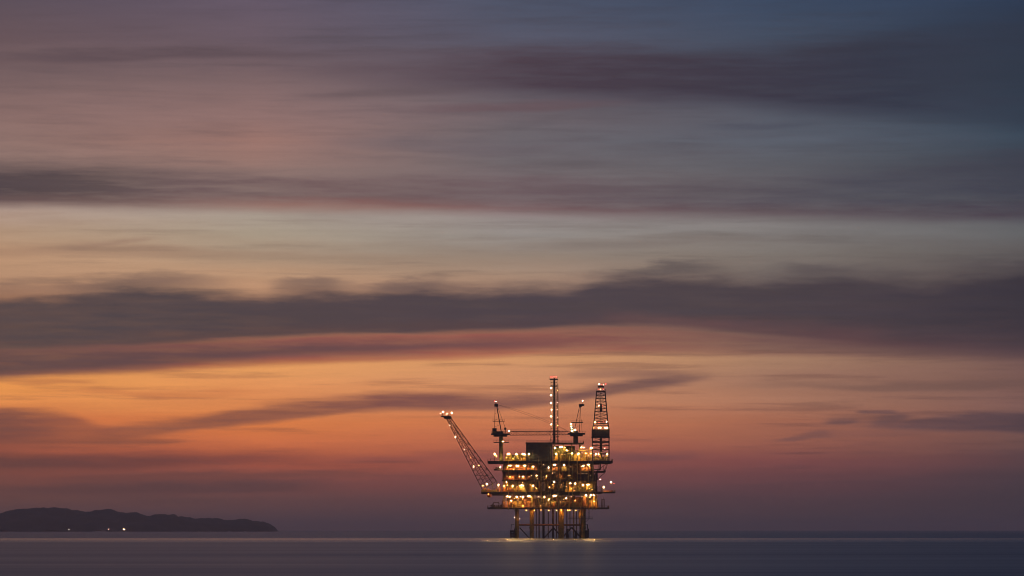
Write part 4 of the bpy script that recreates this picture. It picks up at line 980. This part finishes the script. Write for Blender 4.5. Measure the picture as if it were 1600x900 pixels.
# small dark clouds low on the right
sky = cloud(sky, t_fine, [(0, 668), (1280, 668), (1350, 664), (1420, 658), (1480, 650), (1540, 646), (1600, 648)], [(0, 668), (1280, 668), (1350, 672), (1420, 674), (1480, 675), (1540, 676), (1600, 678)], 5, 6, [(0, 0), (1290, 0), (1370, .5), (1450, .8), (1530, .92), (1600, .9)], [(0, (100, 76, 78)), (1450, (98, 74, 78)), (1600, (80, 64, 72))])
sky = streak(sky, t_fine, [(0, 662), (1260, 662), (1315, 661), (1350, 660), (1380, 658), (1420, 652), (1600, 650)], [5, 5, 6, 4, 7, 5, 4], [(0, 0), (1270, 0), (1300, .75), (1330, .8), (1350, .4), (1380, .8), (1410, .7), (1440, .1), (1600, 0)], [(0, (110, 80, 80)), (1600, (104, 78, 80))])
sky = streak(sky, t_fine, [(0, 645), (1300, 645), (1365, 646), (1400, 646), (1600, 648)], [3, 3, 3, 3, 3], [(0, 0), (1330, 0), (1350, .8), (1390, .8), (1410, 0), (1600, 0)], [(0, (112, 82, 82)), (1600, (112, 82, 82))])
sky = streak(sky, t_fine, [(0, 690), (1190, 690), (1240, 685), (1290, 680), (1400, 680), (1600, 684)], [3, 3, 4, 4, 4, 3], [(0, 0), (1190, 0), (1240, .6), (1280, .6), (1320, .2), (1400, .3), (1480, 0), (1600, 0)], [(0, (120, 82, 80)), (1600, (112, 80, 80))])
# thin ragged streaks drifting across every layer
ws = nz(uv, (4.2, 46, 1), 6, .62)
wm_ = mth('MULTIPLY', sstep(ws, .015, .17), sstep(t_raw, .93, 1.0, 1.0, 0.0))
wo = mth('MULTIPLY', wm_, sstep(t_raw, .35, .7, .20, .40))
wcol = mix(u, ramp(t_raw, [(0, lin((84, 74, 80))), (.3, lin((104, 86, 86))), (.45, lin((136, 110, 94))), (.6, lin((88, 74, 72))), (.72, lin((170, 104, 70))), (.85, lin((116, 72, 62))), (1, lin((88, 66, 66)))]),
           ramp(t_raw, [(0, lin((46, 54, 68))), (.3, lin((58, 62, 72))), (.45, lin((78, 78, 80))), (.6, lin((60, 54, 60))), (.72, lin((98, 74, 72))), (.85, lin((82, 60, 64))), (1, lin((60, 54, 62)))]))
sky = mix(wo, sky, wcol)
# fine streaky unevenness of the whole veil
bright = mth('ADD', mth('MULTIPLY_ADD', fs, .34, 1.0), mth('MULTIPLY', wa, .12))
mulv = N.new('ShaderNodeVectorMath'); mulv.operation = 'SCALE'; L.new(sky, mulv.inputs[0]); L.new(bright, mulv.inputs['Scale'])
sky = mulv.outputs[0]
sky_s = N.new('ShaderNodeVectorMath'); sky_s.operation = 'SCALE'; L.new(sky, sky_s.inputs[0]); sky_s.inputs['Scale'].default_value = 10.0   # strength 0.1 below

# higher sky and the half behind the viewer: Nishita twilight with a dim violet veil
ns = N.new('ShaderNodeTexSky'); ns.sky_type = 'NISHITA'; ns.sun_disc = False; ns.sun_elevation = SUN_EL; ns.sun_rotation = SUN_AZ
veil = ramp(mth('MULTIPLY', tel, .5), [(0.0, lin((88, 80, 102))), (.12, lin((70, 78, 108))), (.5, lin((50, 58, 84))), (1.0, lin((40, 52, 80)))])
vs_ = N.new('ShaderNodeVectorMath'); vs_.operation = 'SCALE'; L.new(veil, vs_.inputs[0]); vs_.inputs['Scale'].default_value = 10.0
va = N.new('ShaderNodeVectorMath'); va.operation = 'MULTIPLY_ADD'; L.new(ns.outputs[0], va.inputs[0]); va.inputs[1].default_value = (.3, .3, .3); L.new(vs_.outputs[0], va.inputs[2])
hi = va.outputs[0]
f_up = sstep(t_raw, -1.1, -.05, 1.0, 0.0)
f_az = sstep(mth('ABSOLUTE', az), R(9), R(34))
f_hi = mth('MAXIMUM', f_up, f_az)
final = mix(f_hi, sky_s.outputs[0], hi)
L.new(final, bg.inputs['Color']); bg.inputs['Strength'].default_value = 0.1
w.cycles.sampling_method = 'MANUAL'; w.cycles.sample_map_resolution = 2048

# last afterglow: the sun is just under the horizon to the left
sd = bpy.data.lights.new('afterglow_sun', 'SUN'); sd.energy = 0.004; sd.angle = R(25); sd.color = (1, .55, .3)
so = bpy.data.objects.new('afterglow_sun', sd); COL.objects.link(so)
so.rotation_euler = Vector((math.sin(SUN_AZ), math.cos(SUN_AZ), math.sin(R(2)))).to_track_quat('Z', 'Y').to_euler()

# ================================================================== CAMERA
cd = bpy.data.cameras.new('camera'); cam = bpy.data.objects.new('camera', cd); COL.objects.link(cam)
cd.sensor_width = 36; cd.lens = 36 * 6250 / 1600.0
cd.clip_start = 1; cd.clip_end = 200000
cam.location = (0, 0, 5.2)
cam.rotation_euler = (R(90) + math.atan(378 / 6250.0), 0, 0)
scene.camera = cam
